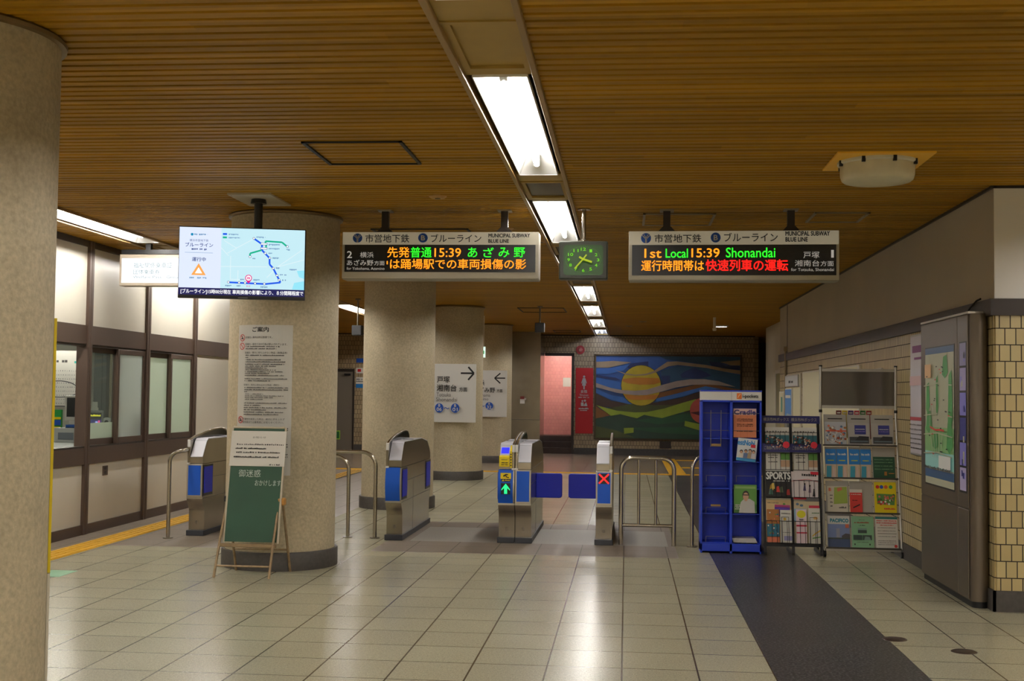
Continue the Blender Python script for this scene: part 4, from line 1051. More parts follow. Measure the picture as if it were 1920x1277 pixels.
# sign with arrow to the right
o = arrow_board(23.3, 'white pillar sign for Totsuka and Shonandai with a black arrow', True)
def F5(zu0, zu1, zv0, zv1, x0, x1): return face_from(0, zu0, zu1, x0, x1, zv0, zv1, 2.175, 1.085)
p = Print(F5(730, 1080, 513, 988, -.355, .455), [], .003)
p.line([(955, 588), (1058, 588)], 14, INK); p.line([(1016, 537), (1062, 588), (1016, 642)], 14, INK)
p.text('戸塚', 764, 667, 866, 615, INK, .8); p.text('湘南台', 762, 737, 922, 682, INK, .8); p.text('方面', 944, 737, 1010, 702, INK, .5); p.text('Totsuka', 762, 779, 878, 748, INKG); p.text('Shonandai', 760, 818, 930, 787, INKG)
for u, n in ((786, '06'), (916, '01')):
    p.disc(u, 872, 34, BLUEI, ry=38); p.text('B', u - 7, 862, u + 8, 840, SIGNT, .8); p.text(n, u - 20, 896, u + 20, 869, SIGNT, .8)
p.line([(828, 876), (838, 868), (848, 873), (858, 879), (868, 870)], 6, BLUEI)
p.build('lettering', o)
o = arrow_board(29.25, 'white pillar sign for Yokohama and Azamino, partly behind the nearer pillar', False)
p = Print(F5(1118, 1320, 570, 948, -.16, .455), [], .004)
p.line([(1306, 632), (1228, 632)], 10, INK); p.line([(1268, 592), (1224, 632), (1268, 674)], 10, INK)
p.text('横浜', 1062, 692, 1146, 650, INK, .6); p.text('あざみ野', 1062, 750, 1228, 708, INK, .6); p.text('方面', 1242, 748, 1286, 722, INK, .4); p.text('Yokohama', 1062, 784, 1192, 760, INKG); p.text('Azamino', 1062, 814, 1178, 792, INKG)
for u, n in ((1075, '07'), (1187, '32')):
    p.disc(u, 858, 30, BLUEI); p.text('B', u - 6, 848, u + 6, 832, SIGNT, .6); p.text(n, u - 17, 880, u + 17, 856, SIGNT, .6)
p.line([(1117, 860), (1126, 854), (1135, 858), (1144, 864), (1152, 856)], 5, BLUEI)
p.build('lettering', o)
# edge of the board on the nearest pillar, small exit sign, floor things
cx, cy = PIL[0]
def strip(name, z0, z1, m, label, cat, a0, a1, r):
    b = B(); n = 6
    f0 = [(r * sin(radians(a0 + (a1 - a0) * k / n)), -r * cos(radians(a0 + (a1 - a0) * k / n))) for k in range(n + 1)]
    f1 = [((r + .012) * sin(radians(a0 + (a1 - a0) * k / n)), -(r + .012) * cos(radians(a0 + (a1 - a0) * k / n))) for k in range(n + 1)]
    b.prism(f0 + f1[::-1], 'z', z0, z1)
    tag(b.build(name, m, None, (cx, cy, 0)), label, cat)
strip('yellow_corner_strip', .745, 1.96, mat('strip_yellow', (226, 200, 20), .5), 'thin yellow strip up the edge of the nearest pillar', 'strip', 114, 130, .511)
strip('white_corner_strip', .06, .74, mat('strip_white', (214, 208, 192), .5), 'thin white strip below the yellow one on the nearest pillar', 'strip', 114, 130, .511)
o = tag(B().box(-3.075, -2.99, 25.9, 25.96, 2.39, 2.63).m(1).box(-3.07, -2.995, 25.89, 25.9, 2.40, 2.62).m(2).box(-3.05, -3.015, 25.885, 25.89, 2.47, 2.54).m(0).cyl((-3.03, 25.93, 2.63), .008, CEIL - 2.63).build('exit_sign', [WHITE, glow('exit_white', (220, 250, 230), 1.2), glow('exit_green', (20, 150, 80), 1.0)]), 'small lit green and white exit sign seen beside the Totsuka sign pillar', 'sign')

# chalkboard easel
def easel():
    o = thing('chalkboard_easel', 'green chalkboard on a folding steel easel in front of the notice pillar', 'easel', (-3.27, 10.685, 0))
    T = lambda x, y, z: (x, y, z)
    tilt = .20 / 1.0
    def yb(z): return -.13 + (z - .30) * tilt            # board plane leans back
    def P(x, z, d=0): return (x, yb(z) - d, z)
    xl, xr, zb, zt = -.235, .235, .30, 1.285
    sh = .0
    b = B()
    for z0, z1, x0, x1 in ((zb, zt, xl, xr),):
        v = [P(x0, z0), P(x1, z0), P(x1, z1), P(x0, z1)]; w = [(a, c + .015, e) for a, c, e in v]
        V = [b.bm.verts.new(q) for q in v + w]
        for q in ((0, 1, 2, 3), (7, 6, 5, 4), (0, 4, 5, 1), (1, 5, 6, 2), (2, 6, 7, 3), (3, 7, 4, 0)): b.face([V[i] for i in q])
    b.build('chalkboard', mat('chalk_green', (24, 66, 44), .6, noise=(4, .12)), o)
    b = B()
    for x in (xl - .008, xr + .008): b.tube([P(x, zb - .01, -.004), P(x, zt + .01, -.004)], .011, 8)
    b.tube([P(xl, zt + .01, -.004), P(xr, zt + .01, -.004)], .011, 8); b.build('board_frame', mat('frame_pale', (190, 180, 158), .45, .3), o, smooth=True)
    rust = mat('worn_pipe', (150, 128, 98), .5, .4, noise=(20, .25))
    for x0, x1 in ((-.245, -.285), (.225, .205)):
        B().tube([(x0, -.03, .66), (x0 * .5 + x1 * .5, -.15, .33), (x1, -.245, .0)], .012, 10).build('front_leg', rust, o, smooth=True)
    for x0, x1 in ((-.245, -.235), (.25, .265)):
        B().tube([(x0, -.02, .66), (x1, .22, .0)], .012, 10).build('rear_leg', rust, o, smooth=True)
    B().tube([(-.275, -.145, .27), (.235, -.145, .27)], .016, 10).box(-.26, .225, -.175, -.135, .262, .288).build('board_rest', rust, o)
    B().tube([(-.285, -.215, .10), (.21, -.215, .10)], .009, 8).build('front_brace', rust, o, smooth=True)
    B().tube([(-.241, .146, .205), (.259, .146, .205)], .009, 8).build('rear_brace', rust, o, smooth=True)
    B().box(-.272, -.232, -.05, .0, .64, .69).build('hinge', BLACK_S, o, bevel=.006)
    B().box(.215, .275, -.06, .02, .615, .68).build('taped_joint', mat('brown_tape', (186, 132, 60), .5), o, bevel=.012)
    p = Print(lambda u, v, d: P(u, v, .004 + d), [], .001)
    CH = mat('chalk_white', (190, 200, 190), .9)
    p.text('御迷惑', -.155, .86, .045, .925, CH); p.text('おかけします', .0, .785, .235, .835, CH)
    p.build('chalk_writing', o)
    n = tag(B().m(0).build('x', PAPER) if False else _sheet(P), 'white printed sheet fixed over the top of the chalkboard', 'notice')
    n.location = o.location
def _sheet(P):
    p = Print(lambda u, v, d: P(u, v, .008 + d), [], .001)
    p.rect(-.245, .955, .255, 1.265, PAPER)
    p.text('お知らせ', -.05, 1.20, .07, 1.218, INKG)
    p.micro(-.19, .235, 1.14, .014, INK, 1, .5); p.micro(-.2, .08, 1.105, .014, INK, 2); p.micro(-.19, .21, 1.07, .014, INK, 3, .3); p.micro(-.21, .2, 1.03, .014, INK, 4); p.micro(.12, .215, .965, .012, INK, 5)
    return p.build('printed_sheet')
easel()

# ================================================================ END WALL
def face_wall(x0, z0): return lambda u, v, d: (x0 + u, Y_BACK - d, z0 + v)
def mural():
    x0, x1, z0, z1 = -.835, 3.08, .455, 2.715
    o = thing('mural', 'large framed mural of a yellow sun over wavy blue, brown and green bands', 'mural', (0, Y_BACK, 0))
    b = B(); t = .05
    b.box(x0 - t, x1 + t, -.05, 0, z1, z1 + t); b.box(x0 - t, x1 + t, -.05, 0, z0 - t, z0); b.box(x0 - t, x0, -.05, 0, z0, z1); b.box(x1, x1 + t, -.05, 0, z0, z1)
    b.build('frame', mat('mural_frame', (78, 66, 50), .3, .7), o, bevel=.006)
    M_ = lambda n, c: mat('mural_' + n, tuple(q * .96 for q in c), .35, noise=(2.5, .16))
    blue, teal, deep, sky = M_('blue', (50, 98, 170), ), M_('teal', (36, 84, 118)), M_('deep', (22, 48, 108)), M_('sky', (62, 122, 200))
    tan, white, brown, dbr, org = M_('tan', (176, 152, 118)), M_('pale', (190, 172, 158)), M_('brown', (134, 84, 34)), M_('umber', (62, 36, 26)), M_('orange', (214, 136, 36))
    yel, olive, lime, green, dg, coral, wine = M_('yellow', (218, 190, 44)), M_('olive', (74, 84, 34)), M_('lime', (156, 176, 52)), M_('green', (30, 84, 50)), M_('dark_green', (24, 62, 44)), M_('coral', (206, 96, 78)), M_('wine', (88, 26, 34))
    fr = face_from(-.004, 272, 1478, x0, x1, 318, 998, z1, z0)
    p = Print(fr, [], .003)
    p.rect(272, 998, 1478, 318, blue)
    p.poly([(800, 318), (1478, 318), (1478, 420), (1100, 372), (860, 345)], teal)
    p.poly([(820, 440), (950, 400), (1200, 410), (1478, 470), (1478, 590), (1100, 560), (830, 560)], teal)
    p.poly([(540, 385), (712, 362), (712, 430), (600, 425), (540, 420)], deep); p.poly([(272, 478), (440, 500), (480, 520), (440, 520), (272, 498)], deep); p.poly([(820, 478), (895, 478), (895, 540), (825, 552)], deep)
    p.poly([(980, 470), (1010, 445), (1080, 415), (1110, 415), (1200, 450), (1240, 475), (1140, 500), (990, 495)], deep)
    p.poly([(1220, 360), (1310, 365), (1400, 385), (1478, 395), (1478, 425), (1340, 415), (1240, 395)], deep)
    p.poly([(272, 425), (400, 420), (560, 385), (500, 440), (380, 470), (272, 470)], sky); p.poly([(272, 498), (400, 520), (490, 540), (490, 600), (380, 580), (272, 545)], sky)
    p.poly([(272, 370), (420, 361), (572, 371), (470, 396), (370, 418), (272, 418)], tan); p.poly([(1310, 362), (1478, 345), (1478, 388), (1400, 388)], tan)
    p.poly([(272, 630), (400, 690), (560, 716), (780, 700), (1000, 655), (1160, 600), (1300, 585), (1478, 600), (1478, 800), (272, 740)], dbr)
    p.poly([(272, 592), (400, 645), (500, 660), (590, 720), (540, 715), (400, 680), (272, 625)], sky); p.poly([(780, 668), (1000, 612), (1180, 560), (1330, 585), (1180, 592), (1000, 650), (780, 694)], sky)
    p.poly([(780, 625), (1000, 575), (1110, 551), (1250, 545), (1400, 575), (1478, 585), (1478, 612), (1330, 585), (1190, 562), (1000, 612), (780, 668)], brown)
    p.poly([(330, 760), (470, 735), (560, 716), (760, 722), (900, 720), (1100, 690), (1110, 720), (800, 790), (500, 800)], olive)
    p.disc(652, 562, 170, mat('mural_outline', (56, 46, 24), .5)); p.disc(652, 562, 166, yel)
    p.poly([(496, 510), (600, 496), (800, 500), (816, 535), (760, 552), (640, 556), (540, 545), (496, 530)], org); p.poly([(510, 640), (640, 646), (800, 636), (770, 675), (640, 682), (540, 678)], org)
    p.poly([(430, 435), (520, 462), (600, 474), (690, 465), (760, 440), (870, 364), (950, 360), (1200, 388), (1350, 415), (1478, 430), (1478, 462), (1340, 440), (1200, 412), (960, 390), (880, 402), (770, 455), (690, 478), (600, 482), (520, 474)], tan)
    p.poly([(272, 545), (400, 585), (500, 602), (600, 606), (700, 596), (820, 558), (950, 522), (1060, 506), (1180, 504), (1300, 520), (1440, 565), (1300, 552), (1180, 548), (1080, 552), (950, 574), (820, 612), (700, 640), (600, 642), (450, 625), (272, 580)], white)
    p.poly([(272, 735), (400, 812), (272, 840)], brown)
    p.poly([(272, 838), (400, 815), (480, 800), (620, 830), (680, 803), (740, 815), (830, 828), (950, 792), (1080, 765), (1478, 760), (1478, 998), (272, 998)], dg)
    p.poly([(760, 825), (950, 795), (1060, 790), (1150, 830), (1000, 860), (800, 880), (600, 850)], green); p.poly([(272, 900), (450, 935), (600, 990), (272, 998)], olive); p.poly([(500, 912), (1000, 900), (1150, 930), (1150, 960), (800, 950)], green)
    p.poly([(275, 728), (450, 772), (600, 784), (700, 780), (850, 748), (1000, 700), (1110, 668), (1140, 690), (1080, 755), (950, 792), (830, 828), (740, 815), (680, 803), (620, 832), (560, 820), (480, 800), (400, 815)], lime)
    p.disc(1165, 762, 104, coral); p.poly([(1062, 780), (1160, 765), (1268, 780), (1160, 808)], wine)
    p.poly([(510, 914), (592, 910), (592, 950), (512, 962)], lime); p.poly([(1020, 848), (1180, 880), (1180, 935), (1016, 890)], lime)
    p.build('picture', o)
mural()
o = thing('restroom_sign', 'tall red sign with a white woman figure beside the pink entrance', 'sign', (-1.155, Y_BACK, 0))
B().box(-.24, .24, -.025, 0, .568, 2.372).build('board', RED, o)
p = Print(lambda u, v, d: (u, -.025 - d, v), [], .003)
p.disc(-.01, 2.13, .032, SIGNT); p.poly([(-.045, 2.09), (.025, 2.09), (.07, 1.95), (.05, 1.94), (.03, 2.0), (.045, 1.88), (.01, 1.88), (.01, 1.78), (-.03, 1.78), (-.03, 1.88), (-.065, 1.88), (-.05, 2.0), (-.07, 1.94), (-.09, 1.95)], SIGNT)
p.text('女性', -.10, 1.68, .08, 1.765, SIGNT, .003); p.text('Women', -.13, 1.59, .11, 1.66, SIGNT); p.micro(-.16, .15, 1.545, .03, SIGNT, 3)
p.disc(-.05, 1.46, .025, SIGNT); p.poly([(-.09, 1.32), (-.09, 1.42), (-.02, 1.42), (-.01, 1.32)], SIGNT); p.disc(.02, 1.47, .03, SIGNT); p.poly([(.0, 1.32), (.0, 1.36), (.05, 1.43), (.08, 1.36), (.09, 1.32)], SIGNT)
p.micro(-.15, .12, 1.235, .045, SIGNT, 5); p.micro(-.11, .08, 1.19, .025, SIGNT, 6)
p.build('print', o)
o = thing('fire_bell', 'round red alarm bell high on the tiled wall between the pink entrance and the mural', 'alarm bell', (-1.275, Y_BACK, 2.87))
B().cyl((0, 0, 0), .12, -.03, 'y', 32).build('ring', mat('alarm_red', (150, 40, 40), .45), o, smooth=True)
B().cyl((0, -.03, 0), .06, -.03, 'y', 24, .045).build('centre', mat('alarm_pink', (190, 110, 100), .4), o, smooth=True)
tag(B().box(.915, 1.225, Y_BACK - .02, Y_BACK, .19, .385).build('vent_cover', BROWN_D), 'small dark square cover low on the tiled wall below the mural', 'vent')
for (z0, z1, m, lab) in ((2.46, 2.58, BLUEI, 'small blue plate highest of those right of the grey end door'), (2.16, 2.31, None, 'small white plate with a red mark right of the grey end door'),
                         (1.75, 2.05, None, 'white and blue notice lowest of those right of the grey end door')):
    o = B().box(-7.56, -7.33, Y_BACK - .012, Y_BACK, z0, z1).build('wall_plate', m or PAPER); tag(o, lab, 'sign')
    if m is None:
        p = Print(lambda u, v, d: (u, Y_BACK - .012 - d, v), [], .003)
        if z1 > 2.2: p.rect(-7.52, 2.20, -7.42, 2.28, RED)
        else: p.rect(-7.56, 1.75, -7.33, 1.86, mat('notice_blue', (30, 120, 190), .5)); p.micro(-7.55, -7.35, 1.98, .03, INKG, 3); p.micro(-7.55, -7.35, 1.92, .03, INKG, 4)
        p.build('print', o)
o = tag(B().box(-8.13, -7.98, Y_BACK - .05, Y_BACK - .036, .30, .55).m(1).box(-8.11, -8.0, Y_BACK - .054, Y_BACK - .05, .33, .52).build('exit_sticker', [mat('sticker_lime', (150, 200, 60), .5), mat('sticker_green', (20, 110, 50), .5)]), 'small green exit sticker low on the grey end door', 'sticker')
tag(B().box(-1.83, -1.60, Y_BACK + 1.585, Y_BACK + 1.599, 1.86, 2.12).build('paper_notice', PAPER), 'white paper sheet on the pink tiles inside the entrance', 'notice')
o = tag(B().box(-2.79, -2.67, 32.24, 32.3, 1.38, 1.50).m(1).box(-2.78, -2.68, 32.2, 32.3, 1.50, 1.57).m(0).cyl((-2.66, 32.25, 1.50), .03, .06, 'y', 12).build('paper_holder', [WHITE, mat('holder_red', (120, 40, 34), .5)]), 'small white and dark red holder on the steel clad pier', 'holder')

# ---------------------------------------------------------------- tactile paving and floor covers
def tactile_strip(x0, x1, y0, y1, label, along, m=TACT):
    b = B(); b.box(x0, x1, y0, y1, 0, .004)
    n = 4
    if along == 'y':
        w = (x1 - x0) / n
        for i in range(n):
            y = y0 + .02
            while y < y1 - .05:
                b.box(x0 + w * (i + .25), x0 + w * (i + .75), y, min(y + .288, y1 - .01), .004, .009); y += .30
    else:
        w = (y1 - y0) / n
        for i in range(n):
            x = x0 + .02
            while x < x1 - .05:
                b.box(x, min(x + .288, x1 - .01), y0 + w * (i + .25), y0 + w * (i + .75), .004, .009); x += .30
    return tag(b.build('tactile_strip', m), label, 'tactile paving')
tactile_strip(-5.70, -5.395, -9, 25.4, 'yellow ribbed tactile strip along the office front', 'y')
tactile_strip(-9.5, 2.8, 25.5, 25.8, 'yellow tactile line crossing the floor far behind the gates', 'x')
tactile_strip(.90, 1.25, 25.82, 32.0, 'yellow tactile strip leading back from the crossing line towards the mural', 'y')
tactile_strip(1.26, 2.8, 28.0, 28.3, 'short yellow tactile line behind the fence, nearer of the two', 'x')
tactile_strip(1.26, 2.8, 31.2, 31.5, 'short yellow tactile line close to the mural wall', 'x')
b = B()
for i in range(4): b.box(-5.62 + .075 * i, -5.59 + .075 * i, 20.5, 25.2, .009, .013)
tag(b.build('metal_tactile_bars', TUBE_STEEL), 'shiny metal guide bars on the floor seen between the first two full pillars', 'guide bars')
tag(B().poly and B().box(-5.10, -4.86, 10.25, 10.62, 0, .002).build('floor_sticker', mat('pale_green', (130, 178, 140), .5)), 'faded green sticker on the floor beside the nearest pillar', 'sticker')
DISC = mat('cover_bronze', (70, 58, 50), .4, .5)
for x, y, lab in ((1.815, 8.56, 'round metal floor cover on the edge of the dark stone strip'), (2.176, 8.21, 'round metal floor cover on the cream tiles nearest the lower right corner')):
    tag(B().lathe([(0, .006), (.075, .005), (.082, 0)], c=(x, y, 0), n=32).build('floor_cover', DISC, smooth=True), lab, 'floor cover')

# ================================================================ RIGHT SIDE: INFORMATION CABINET, POSTERS, RACKS
def info_cabinet():
    o = thing('information_cabinet', 'grey steel wall cabinet holding a green area map behind glass', 'information cabinet', (2.69, 10.75, 0))
    G = mat('cabinet_steel', (104, 94, 82), .36, .6, noise=(2, .06))
    y0, y1 = -.79, .77          # near end, far end
    prof = [(0, y1), (0, y0)] + [(.068 * (1 - cos(t)), y0 - .055 * sin(t)) for t in [pi * k / 14 for k in range(1, 15)]] + [(.136, y1)]
    B().prism(prof, 'z', .05, 2.30).build('body', G, o, smooth=True)
    B().prism([(a * .9 + .012, b_ * .985) for a, b_ in prof], 'z', 0, .05).build('plinth', BLACK_S, o)
    B().box(-.012, .13, y0, y1 + .005, 2.30, 2.32).build('top_edge', mat('bright_steel', (190, 184, 170), .3, .75), o, bevel=.004)
    # raised door panels
    b = B().box(-.010, 0, -.465, y1 - .005, .765, 2.295).box(-.010, 0, y0 + .012, -.475, .765, 2.295).box(-.010, 0, -.465, y1 - .005, .06, .755).box(-.010, 0, y0 + .012, -.475, .06, .755)
    b.build('door_panel', G, o, bevel=.006)
    b = B(); b.box(-.0115, -.009, -.385, .60, .865, 2.08); b.box(-.0115, -.009, -.745, -.535, .88, 2.085); b.build('window_recess', BLACK, o)
    fm = lambda u, v, d: (-.012 - d, .59 - u * .965, .88 + v * 1.19)      # u to the right as seen from the hall
    mg = lambda n, c, s=.05: mat('map_' + n, c, .4, emit=c, strength=s)
    pale, grn, lgr, aqua, band, tan, redm = mg('pale', (176, 176, 150)), mg('green', (78, 150, 84)), mg('light_green', (132, 176, 116)), mg('aqua', (150, 206, 200)), mg('band', (54, 86, 124)), mg('tan', (214, 170, 120)), mg('red', (200, 70, 60))
    p = Print(fm, [], .0008)
    p.rect(0, 0, 1, 1, pale); p.rect(0, .955, 1, 1, band); p.rect(0, .05, 1, .11, band)
    r = random.Random(3)
    p.rect(.0, .12, 1, .27, aqua); p.rect(.0, .24, 1, .42, lgr)
    for u, v, w_, h in ((.62, .80, .2, .14), (.04, .55, .14, .2), (.40, .55, .1, .25), (.82, .45, .16, .38), (.05, .40, .22, .14), (.78, .28, .2, .2), (.3, .28, .2, .1)):
        p.poly([(u, v), (u + w_ * .5, v - h * .2), (u + w_, v + h * .1), (u + w_ * .8, v + h), (u + w_ * .2, v + h * .9)], grn)
    for i in range(5): p.line([(.15 + .13 * i, .95), (.25 + .09 * i, .7), (.2 + .12 * i, .45), (.32 + .07 * i, .2)], .012, pale)
    for v in (.72, .5, .36, .22): p.line([(0, v), (.5, v + .02), (1, v)], .008, pale)
    p.rect(.05, .78, .28, .88, tan); p.rect(.55, .13, .95, .22, mg('white', (220, 220, 214)))
    for i in range(26): u, v = r.uniform(.1, .9), r.uniform(.2, .9); p.rect(u, v, u + .05, v + .008, redm if i % 4 == 0 else INKG, False)
    p.d += .0008; p.micro(.03, .95, .115, .02, INKG, 2); p.line([(.25, .42), (.45, .40), (.6, .405), (.75, .40)], .014, redm)
    p.build('area_map', o)
    fm2 = lambda u, v, d: (-.012 - d, -.54 - u * .20, .885 + v * 1.195)
    p = Print(fm2, [], .0008)
    vio, dv = mg('violet', (120, 116, 190), .08), mg('dark_violet', (48, 52, 120), .06)
    for k, (m_) in enumerate((mg('lilac', (170, 160, 196), .08), vio, dv, vio, mg('mauve', (150, 140, 180), .08), mg('grey_violet', (130, 126, 160), .08))): p.rect(.05, k / 6 + .01, .95, (k + 1) / 6 - .005, m_, False)
    p.d += .001
    for k in range(14): u, v = r.uniform(.1, .7), r.uniform(.05, .9); p.rect(u, v, u + .2, v + .04, (dv, pale, vio)[k % 3], False)
    p.build('photo_strip', o)
    B().box(-.002, .0, -.471, -.469, .05, 2.295).build('door_gap', BLACK, o)
    g = B().tube([(.06, y0 + .35, 2.30), (.09, y0 + .30, 2.37), (.12, y0 + .22, 2.42), (.135, y0 + .17, 2.43)], .008, 8)
    g.build('cable', BLACK, o, smooth=True)
info_cabinet()
def wall_poster(name, y0, y1, z0, z1, label, cat, draw, frame=ALU):
    """hangs on the right wall, seen from the hall; u runs from far (0) to near (1)"""
    o = thing(name, label, cat, (X_R, (y0 + y1) / 2, 0)); h = (y1 - y0) / 2
    B().box(-.025, 0, -h, h, z0, z1).build('frame', frame, o, bevel=.004)
    p = Print(lambda u, v, d: (-.025 - d, h * .96 - u * 2 * h * .96, z0 + .02 + v * (z1 - z0 - .04)), [], .002)
    draw(p); p.build('print', o)
    return o
def d1(p):
    p.rect(0, 0, 1, 1, mat('poster_lilac', (206, 200, 206), .45)); p.text('Welcome', .1, .86, .9, .93, mat('mauve_ink', (140, 80, 130), .6)); p.rect(0, .58, 1, .66, mat('poster_pink', (214, 180, 180), .5))
    p.rect(.02, .28, .5, .31, mat('poster_red', (180, 70, 80), .5))
    for k in range(6): p.micro(.05, .95, .04 + .04 * k, .012, INKG, k)
def d1b(p):
    p.rect(0, 0, 1, 1, mat('poster_lilac', (206, 200, 206), .45)); p.rect(.1, .86, .9, .92, mat('mauve_ink', (140, 80, 130), .6)); p.rect(.2, .80, .7, .82, mat('mauve_ink', (140, 80, 130), .6)); p.rect(0, .58, 1, .66, mat('poster_pink', (214, 180, 180), .5))
    p.rect(.02, .28, .8, .31, mat('poster_red', (180, 70, 80), .5))
    for k in range(6): p.micro(.05, .95, .04 + .04 * k, .012, INKG, k)
wall_poster('framed_poster', 11.60, 12.50, 1.075, 2.25, 'pale framed poster on the tiles just behind the information cabinet', 'poster', d1b)
def d2(p): p.rect(0, 0, 1, 1, mat('board_cream', (216, 208, 172), .5))
wall_poster('notice_board', 20.25, 22.0, .55, 2.02, 'cream notice board on the right wall carrying the blue sky poster', 'board', d2, CREAM)
wall_poster('notice_board', 15.2, 20.0, .55, 2.03, 'long blank cream notice board on the right wall behind the racks', 'board', d2, CREAM)
def d3(p):
    p.rect(0, 0, 1, 1, PAPER); p.text('IK', .4, .2, .7, .6, INKG)
def d3b(p): p.rect(0, 0, 1, 1, mat('header_grey', (200, 200, 198), .5)); p.micro(.3, .7, .3, .3, INKG, 2)
o = wall_poster('header_plate', 20.35, 21.95, 1.80, 2.0, 'pale header plate above the blue sky poster on the right wall', 'sign', d3b); o.location.x -= .028
def d4(p):
    p.rect(0, 0, 1, 1, mat('poster_sky', (72, 140, 208), .45)); p.rect(.1, .82, .9, .88, PAPER); p.poly([(0, 0), (1, 0), (1, .3), (.7, .45), (.35, .4), (0, .25)], mat('poster_rock', (120, 120, 112), .6)); p.poly([(.2, 0), (.6, 0), (.8, .2), (.5, .3)], mat('poster_dark_rock', (60, 62, 60), .6)); p.poly([(0, .35), (.4, .5), (1, .48), (1, .4), (0, .3)], mat('poster_haze', (168, 184, 196), .6))
o = wall_poster('sky_poster', 21.1, 21.95, .92, 1.78, 'narrow poster of blue sky over grey rocks on the right wall', 'poster', d4, PAPER); o.location.x -= .028
def d5(p): p.rect(0, 0, 1, 1, mat('leaflet_cream', (206, 196, 160), .5)); p.rect(.4, .35, .75, .85, mat('leaflet_teal', (70, 140, 120), .5))
wall_poster('small_poster', 22.35, 23.0, 1.15, 1.73, 'small cream and teal poster at the far end of the right wall', 'poster', d5, PAPER)
o = wall_poster('green_plate', 13.9, 14.9, 1.84, 1.96, 'small white and green plate above the silver brochure stand', 'sign', lambda p: (p.rect(0, 0, 1, 1, PAPER), p.rect(.1, 0, 1, .6, GREEN)))
# the thin vertical pipe at the far joint of the wall
tag(B().cyl((X_R - .03, 22.07, .3), .02, 2.2, 'z', 10).box(X_R - .06, X_R, 22.03, 22.11, 2.44, 2.52).build('wall_pipe', mat('pipe_tan', (150, 132, 100), .5), smooth=True), 'thin vertical pipe with a small box at the far joint of the right wall', 'pipe')

# ---------------------------------------------------------------- printed matter
def brochure(name, label, cat, loc, w, h, draw, tilt=0.0, rz=0.0, ry=0.0, base=PAPER, thick=.006, group=None):
    """origin at the middle of the lower edge; the face looks to -y; u 0..1 to the right, v 0..1 up"""
    p = Print(lambda u, v, d: (-w / 2 + u * w, -d, v * h), [base], .0008)
    p.mi(base); p.b.box(-w / 2, w / 2, 0, thick, 0, h); p.d = .0008
    draw(p)
    o = p.build(name, None, loc); o.rotation_euler = (-tilt, ry, rz)
    return tag(o, label, cat, group)
C_ = lambda n, c: mat('print_' + n, c, .55)

# ---------------------------------------------------------------- blue magazine cabinet
def blue_cabinet():
    o = thing('magazine_cabinet', 'tall blue two column magazine cabinet with a white header', 'cabinet', (1.09, 12.95, 0))
    x0, x1, D, Ht = -.312, .312, .30, 1.585
    wall = B(); t = .018
    wall.box(x0, x0 + t, 0, D, 0, Ht); wall.box(x1 - t, x1, 0, D, 0, Ht); wall.box(-.014, .014, 0, D, 0, Ht); wall.box(x0, x1, D - .012, D, 0, Ht)
    wall.build('casing', RACKB, o, bevel=.003)
    B().box(x0, x1, .0, D, .02, .10).build('base', RACKB, o, bevel=.003)
    B().box(x0, x1, 0, D, Ht - .02, Ht).build('top_rail', RACKB, o, bevel=.003)
    B().box(x0 + .002, x1 - .002, .002, D, Ht, 1.675).build('header', WHITE, o)
    B().box(x0 - .002, x1 + .002, 0, D + .002, 1.675, 1.69).build('cap', RACKB, o)
    p = Print(face_y(.002), [], .001)
    p.rect(-.001, Ht, .001, 1.675, mat('gap_grey', (120, 120, 120), .6)); p.rect(.055, 1.60, .105, 1.66, mat('logo_orange', (232, 120, 44), .6)); p.line([(.065, 1.612), (.08, 1.64), (.095, 1.65)], .006, mat('logo_cream', (246, 220, 180), .6))
    p.text('i-pockets', .115, 1.603, .275, 1.648, INK, .0012); p.build('lettering', o)
    for cx in (-.155, .155):
        for z in (1.18, .94, .66, .40, .10):
            B().box(cx - .136, cx + .136, .03, D - .012, z, z + .01).build('shelf', RACKB, o)
        wire = B()
        zs = (1.13, .80, .52, .10) if cx < 0 else (.80,)
        for z in (.73, .40, .10) if cx < 0 else (.73, ):
            wire.tube([(cx - .10, .02, z + .01), (cx - .10, .02, z + .07), (cx + .10, .02, z + .07), (cx + .10, .02, z + .01)], .003, 6)
        for z in (1.45, 1.27): wire.tube([(cx - .135, .02, z), (cx + .135, .02, z)], .003, 6)
        if cx < 0:
            for dx in (-.055, .05): wire.tube([(cx + dx, .025, 1.48), (cx + dx, .025, 1.10)], .004, 6)
            wire.tube([(cx - .055, .025, 1.105), (cx + .05, .025, 1.105)], .004, 6)
        wire.build('wire_holder', mat('wire_grey', (120, 120, 124), .4, .5), o, smooth=True)
        if cx < 0: B().box(cx - .05, cx + .05, .02, .05, 1.105, 1.13).box(cx - .05, cx + .05, .02, .05, .48, .50).build('label_clip', mat('clip_tan', (150, 120, 70), .5), o)
blue_cabinet()
def g_orange(p):
    p.rect(0, 0, 1, 1, C_('wood_orange', (214, 130, 92))); p.rect(.0, .78, 1, 1, C_('pale_pink', (226, 190, 184))); p.text('Cradle', .03, .80, .97, .95, C_('violet', (74, 62, 128)), .012)
    for v in (.62, .56, .44, .38, .2): p.micro(.15, .85, v, .035, C_('dark_brown', (80, 44, 30)), int(v * 100))
    for u in (.3, .6): p.line([(u, 0), (u, .76)], .01, C_('wood_line', (190, 104, 70)))
brochure('magazine', 'orange brown magazine at the top of the blue cabinet', 'magazine', (1.232, 12.975, 1.20), .235, .30, g_orange, .05)
